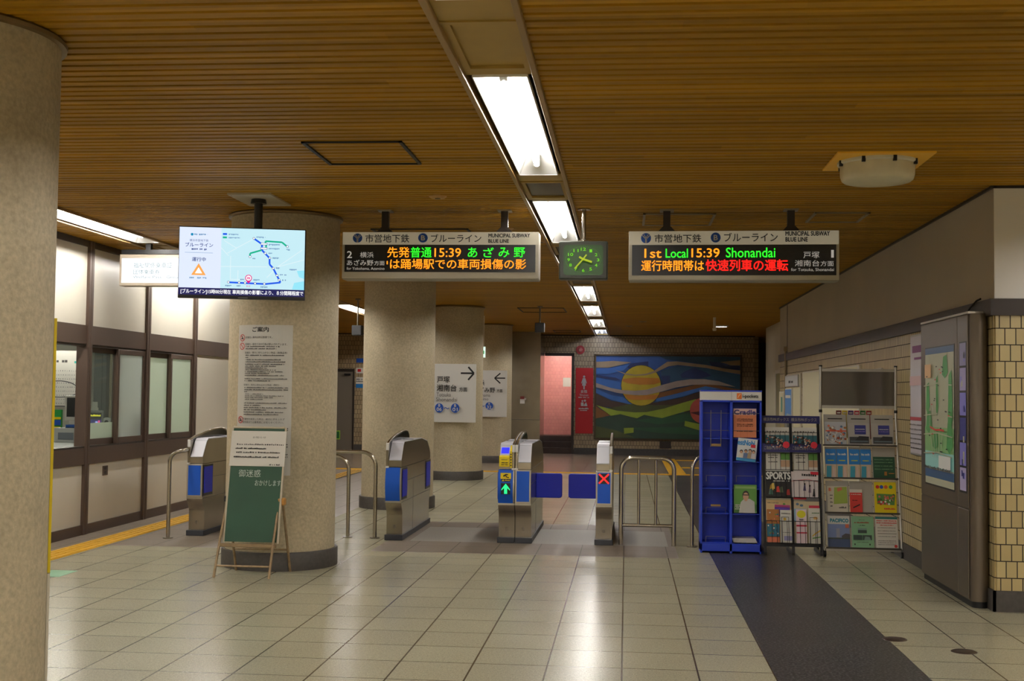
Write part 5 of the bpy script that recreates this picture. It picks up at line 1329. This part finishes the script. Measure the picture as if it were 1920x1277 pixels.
def g_nob(p):
    p.rect(0, 0, 1, 1, C_('pale_cover', (220, 224, 226))); p.rect(0, 0, 1, .13, C_('cyan', (60, 150, 210))); p.text('estNobi', .0, .70, .86, .92, C_('title_blue', (60, 140, 205)), .014); p.rect(.68, .62, .92, .76, C_('tag_red', (205, 40, 60)))
    sk, hr = C_('skin', (206, 160, 130)), C_('hair', (40, 28, 24))
    for u, v, c in ((.22, .38, (220, 210, 200)), (.45, .42, (90, 110, 150)), (.66, .45, (170, 150, 120)), (.84, .42, (210, 206, 210))):
        p.poly([(u - .12, .14), (u + .12, .14), (u + .1, v - .06), (u - .1, v - .06)], C_('shirt%d' % c[0], c)); p.disc(u, v + .03, .085, hr, ry=.075); p.disc(u, v, .065, sk, ry=.06)
brochure('magazine', 'white and blue magazine with a group of people, leaning below the orange one', 'magazine', (1.24, 12.955, .955), .20, .235, g_nob, .05, 0, .10)
def g_green(p):
    p.rect(0, 0, 1, 1, C_('leaf', (96, 150, 66))); p.rect(0, .0, 1, .3, C_('moss', (62, 110, 50))); p.rect(.05, .86, .95, .94, C_('pale_leaf', (140, 176, 104)))
    p.poly([(.22, .0), (.92, .0), (.90, .40), (.70, .50), (.45, .50), (.30, .38)], C_('shirt', (200, 198, 192))); p.disc(.52, .62, .15, C_('hair', (40, 28, 24)), ry=.17); p.disc(.52, .58, .125, C_('skin', (206, 160, 130)), ry=.14)
    p.rect(.47, .42, .58, .50, C_('skin', (206, 160, 130))); p.rect(.40, .62, .64, .655, C_('hair', (40, 28, 24)))
    for v in (.12, .17, .22, .27): p.micro(.04, .30, v, .03, C_('white', (226, 226, 220)), int(v * 100))
brochure('magazine', 'green magazine with a man in a pale shirt, inside the blue cabinet', 'magazine', (1.238, 12.965, .42), .235, .29, g_green, .06)
for i in range(4):
    brochure('magazine', ('lowest of the white magazines stacked inside the blue cabinet', 'second white magazine up in the stack inside the blue cabinet', 'third white magazine up in the stack inside the blue cabinet', 'topmost white magazine of the stack inside the blue cabinet')[i],
             'magazine', (1.245 - .006 * i, 12.98 + .004 * i, .112 + .0135 * i), .24, .20, lambda p: p.rect(.1, .3, .9, .8, C_('pale_mauve', (200, 186, 192))), pi / 2 - .0, .0, 0, PAPER, .012, 'white magazines stacked at the bottom of the blue cabinet')

# ---------------------------------------------------------------- black wire rack
RT = .20       # lean of the racks
RY0, RZ0 = 12.80, .06
def rp(z, d=0.0): return RY0 + (z - RZ0) * math.tan(RT) - d     # depth of the leaning plane at height z
def wire_rack():
    o = thing('wire_rack', 'black wire leaflet rack with navy header strips between the blue cabinet and the silver stand', 'rack', (0, 0, 0))
    def bar(x0, x1, z0, z1, d0=.0, d1=.02):
        b = B(); v = [b.bm.verts.new((x, rp(z) + d, z)) for x in (x0, x1) for d in (d0, d1) for z in (z0, z1)]
        for q in ((0, 1, 3, 2), (4, 6, 7, 5), (0, 4, 5, 1), (2, 3, 7, 6), (0, 2, 6, 4), (1, 5, 7, 3)): b.face([v[i] for i in q])
        return b
    for x in (1.412, 1.695, 1.978): bar(x, x + .028, .03, 1.40, .0, .03).build('upright', BLACK_S, o)
    for x in (1.412, 1.695, 1.978): B().box(x, x + .028, 12.79, 13.25, .015, .045).build('foot', BLACK_S, o)
    bar(1.41, 2.005, .10, .13, .0, .02).build('bottom_bar', BLACK_S, o)
    hs = bar(1.41, 2.008, 1.352, 1.43, -.012, -.004).build('header_strip', NAVY, o)
    h2 = bar(1.41, 2.008, 1.055, 1.145, -.05, -.042).build('header_strip', NAVY, o)
    gold = mat('pale_gold', (178, 172, 150), .6)
    p = Print(lambda u, v, d: (u, rp(v) - .0135 - d, v), [], .001)
    for x in (1.43, 1.715): p.text('横浜市PRボックス', x, 1.372, x + .262, 1.41, gold)
    p.build('lettering', o)
    p = Print(lambda u, v, d: (u, rp(v) - .0515 - d, v), [], .001)
    for x in (1.43, 1.715): p.text('ご自由にお持ちください', x, 1.08, x + .262, 1.118, gold)
    p.build('lettering', o)
    for k, x in enumerate((1.44, 1.723)):
        for z0, hh in ((1.14, .12), (.875, .17), (.60, .17), (.14, .22)):
            w = B(); d = .055
            P = lambda u, z, q: (u, rp(z) - q, z)
            for z in (z0, z0 + hh): w.tube([P(x, z, .0), P(x, z, d), P(x + .255, z, d), P(x + .255, z, .0)], .0035, 6)
            for i in range(6): u = x + .255 * i / 5; w.tube([P(u, z0, d), P(u, z0 + (hh if i in (0, 5) else hh * .99), d)], .0025, 5)
            if z0 < .2:
                for u in (x + .15, ): w.tube([P(u, z0, d), P(u, z0 + hh + .04, d), P(u + .07, z0 + hh + .04, d), P(u + .07, z0, d)], .003, 5)
            w.tube([P(x, z0, .0), P(x + .255, z0, .0)], .003, 5)
            w.build('wire_pocket', BLACK_S, o, smooth=True)
wire_rack()
def on_rack(name, label, cat, x, z, w, h, draw, d=.02, ry=0.0, base=PAPER, group=None, thick=.006):
    return brochure(name, label, cat, (x, rp(z) - d, z), w, h, draw, RT, 0, ry, base, thick, group)
def g_crowd(p):
    p.rect(.0, .0, 1, .62, C_('teal', (46, 104, 116))); p.micro(.06, .94, .74, .1, C_('grey', (120, 116, 110)), 4, .4); r = random.Random(2)
    for i in range(70):
        u = r.uniform(.04, .72); v = r.uniform(.0, .56 - .35 * max(0, u - .3)); p.disc(u, v, .035, C_(('skin', 'hair', 'shirt', 'rust', 'hair')[i % 5], ((206, 160, 130), (40, 28, 24), (200, 198, 192), (150, 70, 44), (40, 28, 24))[i % 5]), ry=.04, n=8)
    p.disc(.84, .12, .14, C_('tag_red', (205, 40, 40)), ry=.16)
on_rack('leaflet', 'leaflet with a crowd photo, in the wire rack column next to the blue cabinet', 'leaflet', 1.567, 1.095, .245, .22, g_crowd)
on_rack('leaflet', 'leaflet with a crowd photo, in the wire rack column next to the silver stand', 'leaflet', 1.85, 1.095, .245, .22, g_crowd)
def g_white(p):
    p.rect(.62, .62, 1, .95, C_('leaf', (96, 150, 66))); p.rect(.62, .3, 1, .60, C_('pale_tan', (196, 160, 130))); p.rect(.02, .1, .58, .96, C_('pale', (212, 210, 200)))
    for v in (.8, .7, .5): p.micro(.1, .5, v, .05, INKG, int(v * 10))
on_rack('leaflet', 'white leaflet with a green corner, above the black sports magazine', 'leaflet', 1.567, .835, .245, .23, g_white)
on_rack('leaflet', 'white leaflet with a green corner, above the pink and white magazine', 'leaflet', 1.85, .835, .245, .23, g_white, .012)
def g_w2(p): p.text('GWIFE', .3, .60, .95, .84, C_('teal2', (70, 150, 140)), .01); p.rect(.84, .84, .95, .96, C_('tag_red', (205, 40, 60)))
def g_w2b(p): p.micro(.35, .95, .62, .2, C_('teal2', (70, 150, 140)), 3, .1); p.rect(.84, .84, .95, .96, C_('tag_red', (205, 40, 60)))
on_rack('leaflet', 'white leaflet with small teal print, sticking up behind the pink magazine', 'leaflet', 1.835, .74, .20, .20, g_w2b, .004)
def g_sports(p):
    p.rect(0, 0, 1, 1, BLACK); p.text('SPORTS', .03, .70, .98, .96, C_('white', (226, 226, 220)), .014); p.micro(.3, .95, .62, .06, C_('white', (226, 226, 220)), 5)
    r = random.Random(8)
    for i, (c) in enumerate(((60, 70, 64), (214, 170, 50), (200, 200, 196), (160, 40, 36), (90, 100, 70), (200, 60, 50), (220, 190, 90), (70, 110, 96))):
        u, v = r.uniform(.05, .8), r.uniform(.05, .4); p.poly([(u, v), (u + .16, v), (u + .13, v + .22), (u + .04, v + .2)], C_('sp%d' % i, c))
on_rack('magazine', 'black magazine with a large white sports title in the wire rack', 'magazine', 1.567, .585, .255, .28, g_sports, .03, 0, BLACK)
def g_pink(p):
    p.rect(0, .0, 1, 1, C_('pale_cover2', (224, 214, 214))); p.rect(.62, .86, 1, .98, C_('tag_red', (205, 40, 60))); p.micro(.2, .9, .80, .11, INK, 3, .2); p.line([(.0, .62), (.5, .68), (1, .60)], .02, C_('rose', (210, 110, 120)))
    for u, v, c in ((.35, .38, (90, 80, 130)), (.6, .32, (150, 130, 150)), (.8, .18, (40, 36, 40))): p.poly([(u - .07, v - .14), (u + .07, v - .14), (u + .03, v + .1), (u - .03, v + .1)], C_('fig%d' % c[0], c)); p.disc(u, v + .12, .035, C_('hair', (40, 28, 24)))
for k in range(3):
    on_rack('magazine', ('white and pink magazine at the back of the row in the black wire rack', 'white and pink magazine in the middle of the row in the black wire rack', 'white and pink magazine in front of the row in the black wire rack')[k], 'magazine', 1.81 + .024 * k, .60, .21, .265 + .004 * k, g_pink, .018 + .013 * k, .03 * k - .02, PAPER, 'white and pink magazines in the wire rack')
on_rack('leaflet', 'red edged leaflet low behind the white and pink magazines', 'leaflet', 1.785, .575, .13, .10, lambda p: p.rect(0, 0, 1, 1, C_('tag_red', (205, 40, 40))), .008)
def g_tan(p): p.rect(0, 0, 1, 1, C_('tan', (206, 176, 126))); p.micro(.06, .5, .92, .02, INKG, 3); p.disc(.72, .90, .05, C_('leaf', (96, 150, 66)), ry=.03)
on_rack('leaflet', 'large plain tan sheet behind the leaflets at the foot of the wire rack', 'leaflet', 1.567, .14, .255, .435, g_tan, .008)
def g_tanblue(p): p.rect(0, 0, 1, 1, C_('pale_tan2', (200, 184, 150))); p.disc(.14, .93, .06, C_('slate', (90, 120, 150)), ry=.03); p.disc(.3, .90, .07, C_('slate', (90, 120, 150)), ry=.03); p.rect(0, .5, .5, .82, C_('pale_sky', (150, 184, 204)))
on_rack('leaflet', 'large tan and pale blue sheet at the foot of the wire rack', 'leaflet', 1.85, .14, .255, .425, g_tanblue, .008)
on_rack('leaflet', 'purple leaflet sticking up behind the white ones in the black wire rack', 'leaflet', 1.60, .40, .155, .12, lambda p: (p.rect(0, 0, 1, 1, C_('purple', (84, 46, 150))), p.rect(0, .8, 1, 1, C_('magenta', (170, 50, 120))), p.micro(.4, .95, .4, .12, C_('lilac', (170, 150, 214)), 2)), .018, .03)
on_rack('leaflet', 'red leaflet sticking up behind the green and gold one in the wire rack', 'leaflet', 1.925, .40, .105, .12, lambda p: p.rect(0, .3, 1, 1, C_('rose_red', (196, 50, 76))), .018)
def g_orangeblue(p):
    p.rect(0, 0, 1, 1, C_('dark_olive', (80, 66, 34))); p.rect(0, .5, 1, 1, C_('autumn', (170, 110, 50))); p.rect(0, .18, 1, .56, C_('petrol', (40, 110, 134))); p.rect(0, .0, 1, .16, C_('copper', (206, 110, 76)))
    r = random.Random(4)
    for i in range(22): p.disc(r.uniform(.05, .95), r.uniform(.2, .95), .06, C_(('rust', 'leaf', 'white', 'coral', 'petrol2')[i % 5], ((150, 70, 44), (96, 150, 66), (226, 226, 220), (220, 120, 90), (30, 80, 110))[i % 5]), ry=.025, n=8)
on_rack('leaflet', 'orange and blue leaflet in a lower pocket of the black wire rack', 'leaflet', 1.505, .145, .125, .335, g_orangeblue, .038)
def g_slim(p): p.rect(0, 0, 1, 1, C_('pale', (212, 210, 200))); p.disc(.4, .72, .13, C_('gold', (220, 180, 60)), ry=.045); p.rect(.3, .06, 1, .2, C_('lilac2', (150, 146, 190))); p.micro(.1, .9, .88, .03, INKG, 2); p.micro(.2, .9, .3, .02, INKG, 3)
on_rack('leaflet', 'slim white leaflet with a gold dot beside the orange and blue one', 'leaflet', 1.635, .145, .115, .33, g_slim, .038)
def g_fat(p): p.rect(0, 0, 1, 1, C_('pale_pink2', (226, 204, 210))); p.disc(.5, .86, .42, C_('lemon', (214, 206, 40)), ry=.11); p.rect(0, .5, 1, .55, C_('rose_red', (196, 50, 76))); p.rect(0, .30, 1, .34, C_('rose_red', (196, 50, 76))); p.micro(.3, .75, .68, .05, INKG, 2)
on_rack('leaflet', 'slim pink leaflet with a yellow oval in the wire rack', 'leaflet', 1.79, .135, .105, .35, g_fat, .038)
def g_green2(p): p.rect(0, 0, 1, 1, C_('pale', (212, 210, 200))); p.micro(.3, .95, .85, .03, C_('moss', (62, 110, 50)), 2); p.disc(.6, .72, .2, C_('peach', (224, 176, 100)), ry=.04); p.line([(.3, .22), (.6, .3), (1, .38)], .04, C_('gold', (220, 180, 60))); p.line([(.3, .16), (1, .2)], .03, C_('leaf', (96, 150, 66)))
on_rack('leaflet', 'slim white leaflet with green and gold print in the wire rack', 'leaflet', 1.92, .135, .115, .365, g_green2, .038)

# ---------------------------------------------------------------- silver brochure stand
SY0, SZ0, ST = 12.86, .07, .20
def sp(z, d=0.0): return SY0 + (z - SZ0) * math.tan(ST) - d
SX0, SX1 = 2.03, 2.80
PW = (SX1 - SX0 - .05) / 3
PX = [SX0 + .025 + PW * (k + .5) for k in range(3)]
PZ = [1.135, .80, .45, .10]
def silver_stand():
    o = thing('brochure_stand', 'silver brochure stand on castors with a dark glossy top panel', 'stand', (0, 0, 0))
    zt = 1.48
    for x in (SX0, SX1):
        B().tube([(x, SY0, .07), (x, sp(zt), zt)], .012, 12).build('post', ALU, o, smooth=True)
        B().tube([(x, sp(zt), zt), (x, sp(zt), 1.955)], .014, 12).build('upper_post', ALU, o, smooth=True)
        B().cyl((x, sp(zt), zt - .01), .018, .03, 'z', 14).cyl((x, sp(zt), 1.95), .018, .015, 'z', 14).build('collar', BLACK, o)
        B().tube([(x, 12.84, .075), (x, 13.36, .075)], .012, 10).build('foot_bar', ALU, o, smooth=True)
        for y in (12.86, 13.33):
            B().cyl((x - .012, y, .035), .035, .024, 'x', 20).box(x - .014, x + .014, y - .012, y + .012, .035, .075).build('castor', BLACK, o, smooth=True)
    B().box(SX0 + .012, SX1 - .012, sp(zt) - .008, sp(zt) + .008, 1.90, 1.93).box(SX0 + .012, SX1 - .012, sp(zt) - .008, sp(zt) + .008, 1.515, 1.545).build('panel_rail', ALU, o)
    B().box(SX0 + .014, SX1 - .014, sp(zt) - .004, sp(zt) + .004, 1.545, 1.90).build('header_panel', mat('dark_gloss', (92, 86, 78), .08, 0, .6), o)
    B().box(SX0, SX1, SY0 - .02, SY0 + .012, .065, .095).build('bottom_rail', ALU, o)
    tray = mat('tray_grey', (168, 164, 156), .5)
    for z in PZ:
        for x in PX:
            b = B(); t = .004
            v = lambda u, zz, d: b.bm.verts.new((u, sp(zz) - d, zz))
            for (z0, z1, d0, d1) in ((z, z + .315, .0, -t), ):
                V = [v(x + s * (PW / 2 - .004), zz, d) for s in (-1, 1) for d in (d0, d1) for zz in (z0, z1)]
                for q in ((0, 1, 3, 2), (4, 6, 7, 5), (0, 4, 5, 1), (2, 3, 7, 6), (0, 2, 6, 4), (1, 5, 7, 3)): b.face([V[i] for i in q])
            b.box(x - PW / 2 + .004, x + PW / 2 - .004, sp(z) - .035, sp(z), z - .008, z)
            pk = b.build('pocket', tray, o)
            if z > 1: 
                s_ = B(); V = [s_.bm.verts.new((x + s * .075, sp(zz) - .002, zz)) for s in (-1, 1) for zz in (z + .265, z + .275)]; s_.face([V[0], V[2], V[3], V[1]]); s_.build('slot', BLACK, pk)
        B().box(SX0 + .01, SX1 - .01, sp(z) - .04, sp(z) - .034, z - .012, z + .006).build('front_lip', mat('lip_dark', (70, 66, 60), .4, .4), o)
silver_stand()
def on_stand(name, label, cat, col, row, draw, w=None, h=.29, dx=0.0, d=.012, base=PAPER, group=None, dz=.003, ry=0):
    z = PZ[row] + dz
    return brochure(name, label, cat, (PX[col] + dx, sp(z) - d, z), w or PW - .02, h, draw, ST, 0, ry, base, .006, group)
def s_festival(p):
    p.rect(0, 0, 1, 1, C_('pale_grey', (190, 194, 200))); r = random.Random(6)
    for i in range(40): p.disc(r.uniform(.06, .94), r.uniform(.04, .8), .06, C_(('coral', 'slate', 'white', 'rust', 'autumn')[i % 5], ((220, 120, 90), (90, 120, 150), (226, 226, 220), (150, 70, 44), (170, 110, 50))[i % 5]), ry=.05, n=8)
    p.ring(.3, .28, .2, .03, C_('white', (226, 226, 220)), ry=.22); p.ring(.62, .30, .2, .03, C_('white', (226, 226, 220)), ry=.22); p.rect(.02, .55, .98, .6, C_('vermilion', (214, 90, 60)))
on_stand('brochure', 'glossy brochure of many small colourful figures on the silver stand', 'brochure', 0, 0, s_festival, None, .24)
def s_night(p):
    p.rect(0, 0, 1, 1, C_('mist', (176, 172, 168))); p.rect(.30, .48, .82, .9, C_('indigo', (52, 56, 132))); p.micro(.34, .78, .70, .035, C_('white', (226, 226, 220)), 2); p.micro(.34, .78, .6, .03, C_('lilac', (170, 150, 214)), 3)
    p.rect(.05, .06, .95, .36, C_('dusk', (66, 68, 70))); p.poly([(.3, .2), (.5, .4), (.95, .38), (.95, .2)], C_('roof', (40, 40, 44))); p.rect(.1, .14, .9, .18, C_('lake', (110, 130, 140))); p.rect(.65, .01, .98, .04, PAPER)
on_stand('brochure', 'grey brochure with a navy square, next to the colourful figures brochure', 'brochure', 1, 0, s_night, None, .23)
on_stand('brochure', 'grey brochure with a navy square, directly above the dark green brochure', 'brochure', 2, 0, s_night, None, .23)
def s_blue(p):
    p.rect(0, 0, 1, 1, C_('sand', (206, 186, 160))); p.rect(0, .46, 1, 1, C_('summer_blue', (40, 126, 204))); p.micro(.12, .9, .78, .09, C_('white', (226, 226, 220)), 3, .3); p.rect(.2, .58, .8, .61, C_('lemon', (214, 206, 40))); p.poly([(.05, 0), (.5, 0), (.55, .4), (.1, .40)], C_('turquoise', (60, 150, 176))); p.poly([(.6, .0), (.9, .0), (.8, .36), (.66, .36)], C_('pale_rose', (214, 190, 180)))
hw = PW / 2 - .012
for i, (c, dx) in enumerate(((0, -1), (0, 1), (1, -1), (1, 1))):
    on_stand('brochure', ('first', 'second', 'third', 'fourth')[i] + ' from the left of the slim blue and sand brochures on the silver stand', 'brochure', c, 1, s_blue, hw, .295, dx * (hw / 2 + .003), .012, PAPER, 'slim blue and sand brochures in the second row of the silver stand')
def s_darkgreen(p):
    p.rect(0, 0, 1, 1, C_('deep_green', (24, 70, 46)))
    for v in (.85, .72, .55, .4): p.micro(.06, .9, v, .04, C_('sage', (120, 156, 120)), int(v * 100))
    p.rect(.5, .12, .62, .3, C_('autumn', (170, 110, 50))); p.rect(.7, .2, .95, .24, C_('autumn', (170, 110, 50)))
on_stand('brochure', 'dark green brochure beside the blue ones on the silver stand', 'brochure', 2, 1, s_darkgreen, None, .22)
def s_leafy(p):
    p.rect(0, 0, 1, 1, C_('ivory', (206, 200, 184))); p.poly([(.3, .3), (.98, .34), (.96, .98), (.34, .95)], C_('fresh_green', (156, 176, 80))); p.poly([(.5, .78), (.75, .86), (.7, .96), (.48, .92)], C_('salmon', (214, 120, 90))); p.micro(.06, .2, .8, .14, C_('salmon', (214, 120, 90)), 1)
    for v in (.2, .35, .5, .62): p.micro(.12, .25, v, .06, INKG, int(v * 100))
    p.micro(.55, .9, .14, .07, INKG, 3)
on_stand('brochure', 'ivory brochure with a green leafy picture on the silver stand', 'brochure', 0, 2, s_leafy, PW - .035, .265)
def s_red(p):
    p.rect(0, 0, 1, .86, C_('tomato', (206, 60, 54))); p.rect(0, .86, 1, 1, PAPER); p.micro(.1, .9, .76, .04, PAPER, 2); p.micro(.2, .6, .5, .04, INK, 3); p.line([(.25, .2), (.5, .26), (.8, .34)], .05, INK)
on_stand('brochure', 'slim red leaflet alone in the middle pocket of the silver stand', 'brochure', 1, 2, s_red, .125, .235, -.055)
def s_yellow(p):
    p.rect(0, 0, 1, 1, C_('bright_yellow', (228, 206, 20)))
    for i, (u, c) in enumerate(((.16, (214, 50, 50)), (.34, (50, 90, 190)), (.54, (220, 100, 50)), (.76, (60, 150, 80)))): p.disc(u, .84, .085, C_('yb%d' % i, c), ry=.06)
    r = random.Random(11); p.poly([(.12, .28), (.9, .25), (.95, .6), (.1, .62)], C_('grass', (90, 140, 70)))
    for i in range(26): p.disc(r.uniform(.16, .86), r.uniform(.27, .58), .05, C_(('tomato', 'rose', 'white', 'moss', 'copper')[i % 5], ((206, 60, 54), (210, 110, 120), (226, 226, 220), (62, 110, 50), (206, 110, 76))[i % 5]), ry=.035, n=8)
    p.micro(.4, .9, .1, .05, C_('tomato', (206, 60, 54)), 4)
on_stand('brochure', 'bright yellow brochure on the silver stand', 'brochure', 2, 2, s_yellow, None, .315)
def s_pacifico(p):
    p.rect(0, 0, 1, 1, C_('dawn', (120, 136, 180))); p.rect(0, .0, 1, .28, C_('harbour', (62, 78, 112))); p.rect(0, .74, 1, 1, C_('ivory2', (212, 210, 204))); p.text('PACIFICO', .12, .80, .95, .91, C_('pacific_teal', (50, 130, 150)), .012)
    p.rect(.38, .28, .54, .60, C_('tower', (150, 152, 168))); p.poly([(.62, .36), (.8, .44), (1, .42), (1, .30), (.64, .30)], C_('hall_dark', (70, 66, 72))); p.rect(0, .26, 1, .30, C_('tree_line', (64, 72, 60))); p.rect(.8, .62, .96, .74, C_('copper', (206, 110, 76)))
on_stand('brochure', 'brochure with teal title over a blue harbour picture on the silver stand', 'brochure', 0, 3, s_pacifico, None, .315)
def s_mint(p):
    p.rect(0, 0, 1, 1, C_('mint', (132, 182, 142))); p.micro(.34, .6, .88, .02, INKG, 1); p.micro(.12, .8, .78, .05, C_('rust', (150, 70, 44)), 2, .2); p.micro(.34, .62, .70, .03, INK, 3)
    p.rect(.28, .46, .68, .62, C_('photo_dark', (54, 72, 66))); p.rect(.28, .56, .68, .62, C_('photo_light', (120, 150, 140))); p.rect(.06, .24, .46, .40, C_('photo_dark', (54, 72, 66))); p.rect(.48, .24, .90, .40, C_('photo_dark', (54, 72, 66))); p.poly([(.55, .24), (.85, .24), (.8, .34), (.6, .36)], C_('photo_light', (120, 150, 140))); p.micro(.2, .75, .16, .02, INKG, 5); p.disc(.12, .1, .03, INK); p.disc(.8, .1, .03, INK)
on_stand('brochure', 'mint green brochure with dark photos on the silver stand', 'brochure', 1, 3, s_mint, None, .315)
def s_white(p):
    p.rect(0, .93, 1, 1, C_('deep_teal', (40, 120, 120))); p.micro(.04, .96, .86, .035, C_('tomato', (206, 60, 54)), 1, .1); p.micro(.04, .96, .79, .035, C_('tomato', (206, 60, 54)), 2, .1); p.micro(.2, .8, .72, .03, C_('tomato', (206, 60, 54)), 3); p.line([(.08, .46), (.94, .46)], .012, INK)
    for v in (.64, .54, .36, .22, .16, .10): p.micro(.08, .9, v, .02, INKG, int(v * 100))
    p.disc(.88, .06, .07, C_('tomato', (206, 60, 54)), ry=.05)
on_stand('brochure', 'white brochure with red heading lines on the silver stand', 'brochure', 2, 3, s_white, None, .315)
# flyers standing behind the top row
for i, (c) in enumerate(((120, 40, 40), (220, 190, 60), (90, 50, 130), (206, 60, 84), (60, 130, 60), (150, 40, 40))):
    x = 2.20 + .062 * i; m = C_('spine%d' % i, c)
    tag(B().box(x, x + .055, 13.20, 13.21, 1.2, 1.492).m(1).box(x + .01, x + .045, 13.1985, 13.2, 1.46, 1.475).build('flyer', [m, PAPER]), ('dark red', 'yellow', 'purple', 'pink red', 'green', 'brick red')[i] + ' flyer peeping out behind the top row of the silver stand', 'flyer', 'flyers behind the top row of the silver stand')
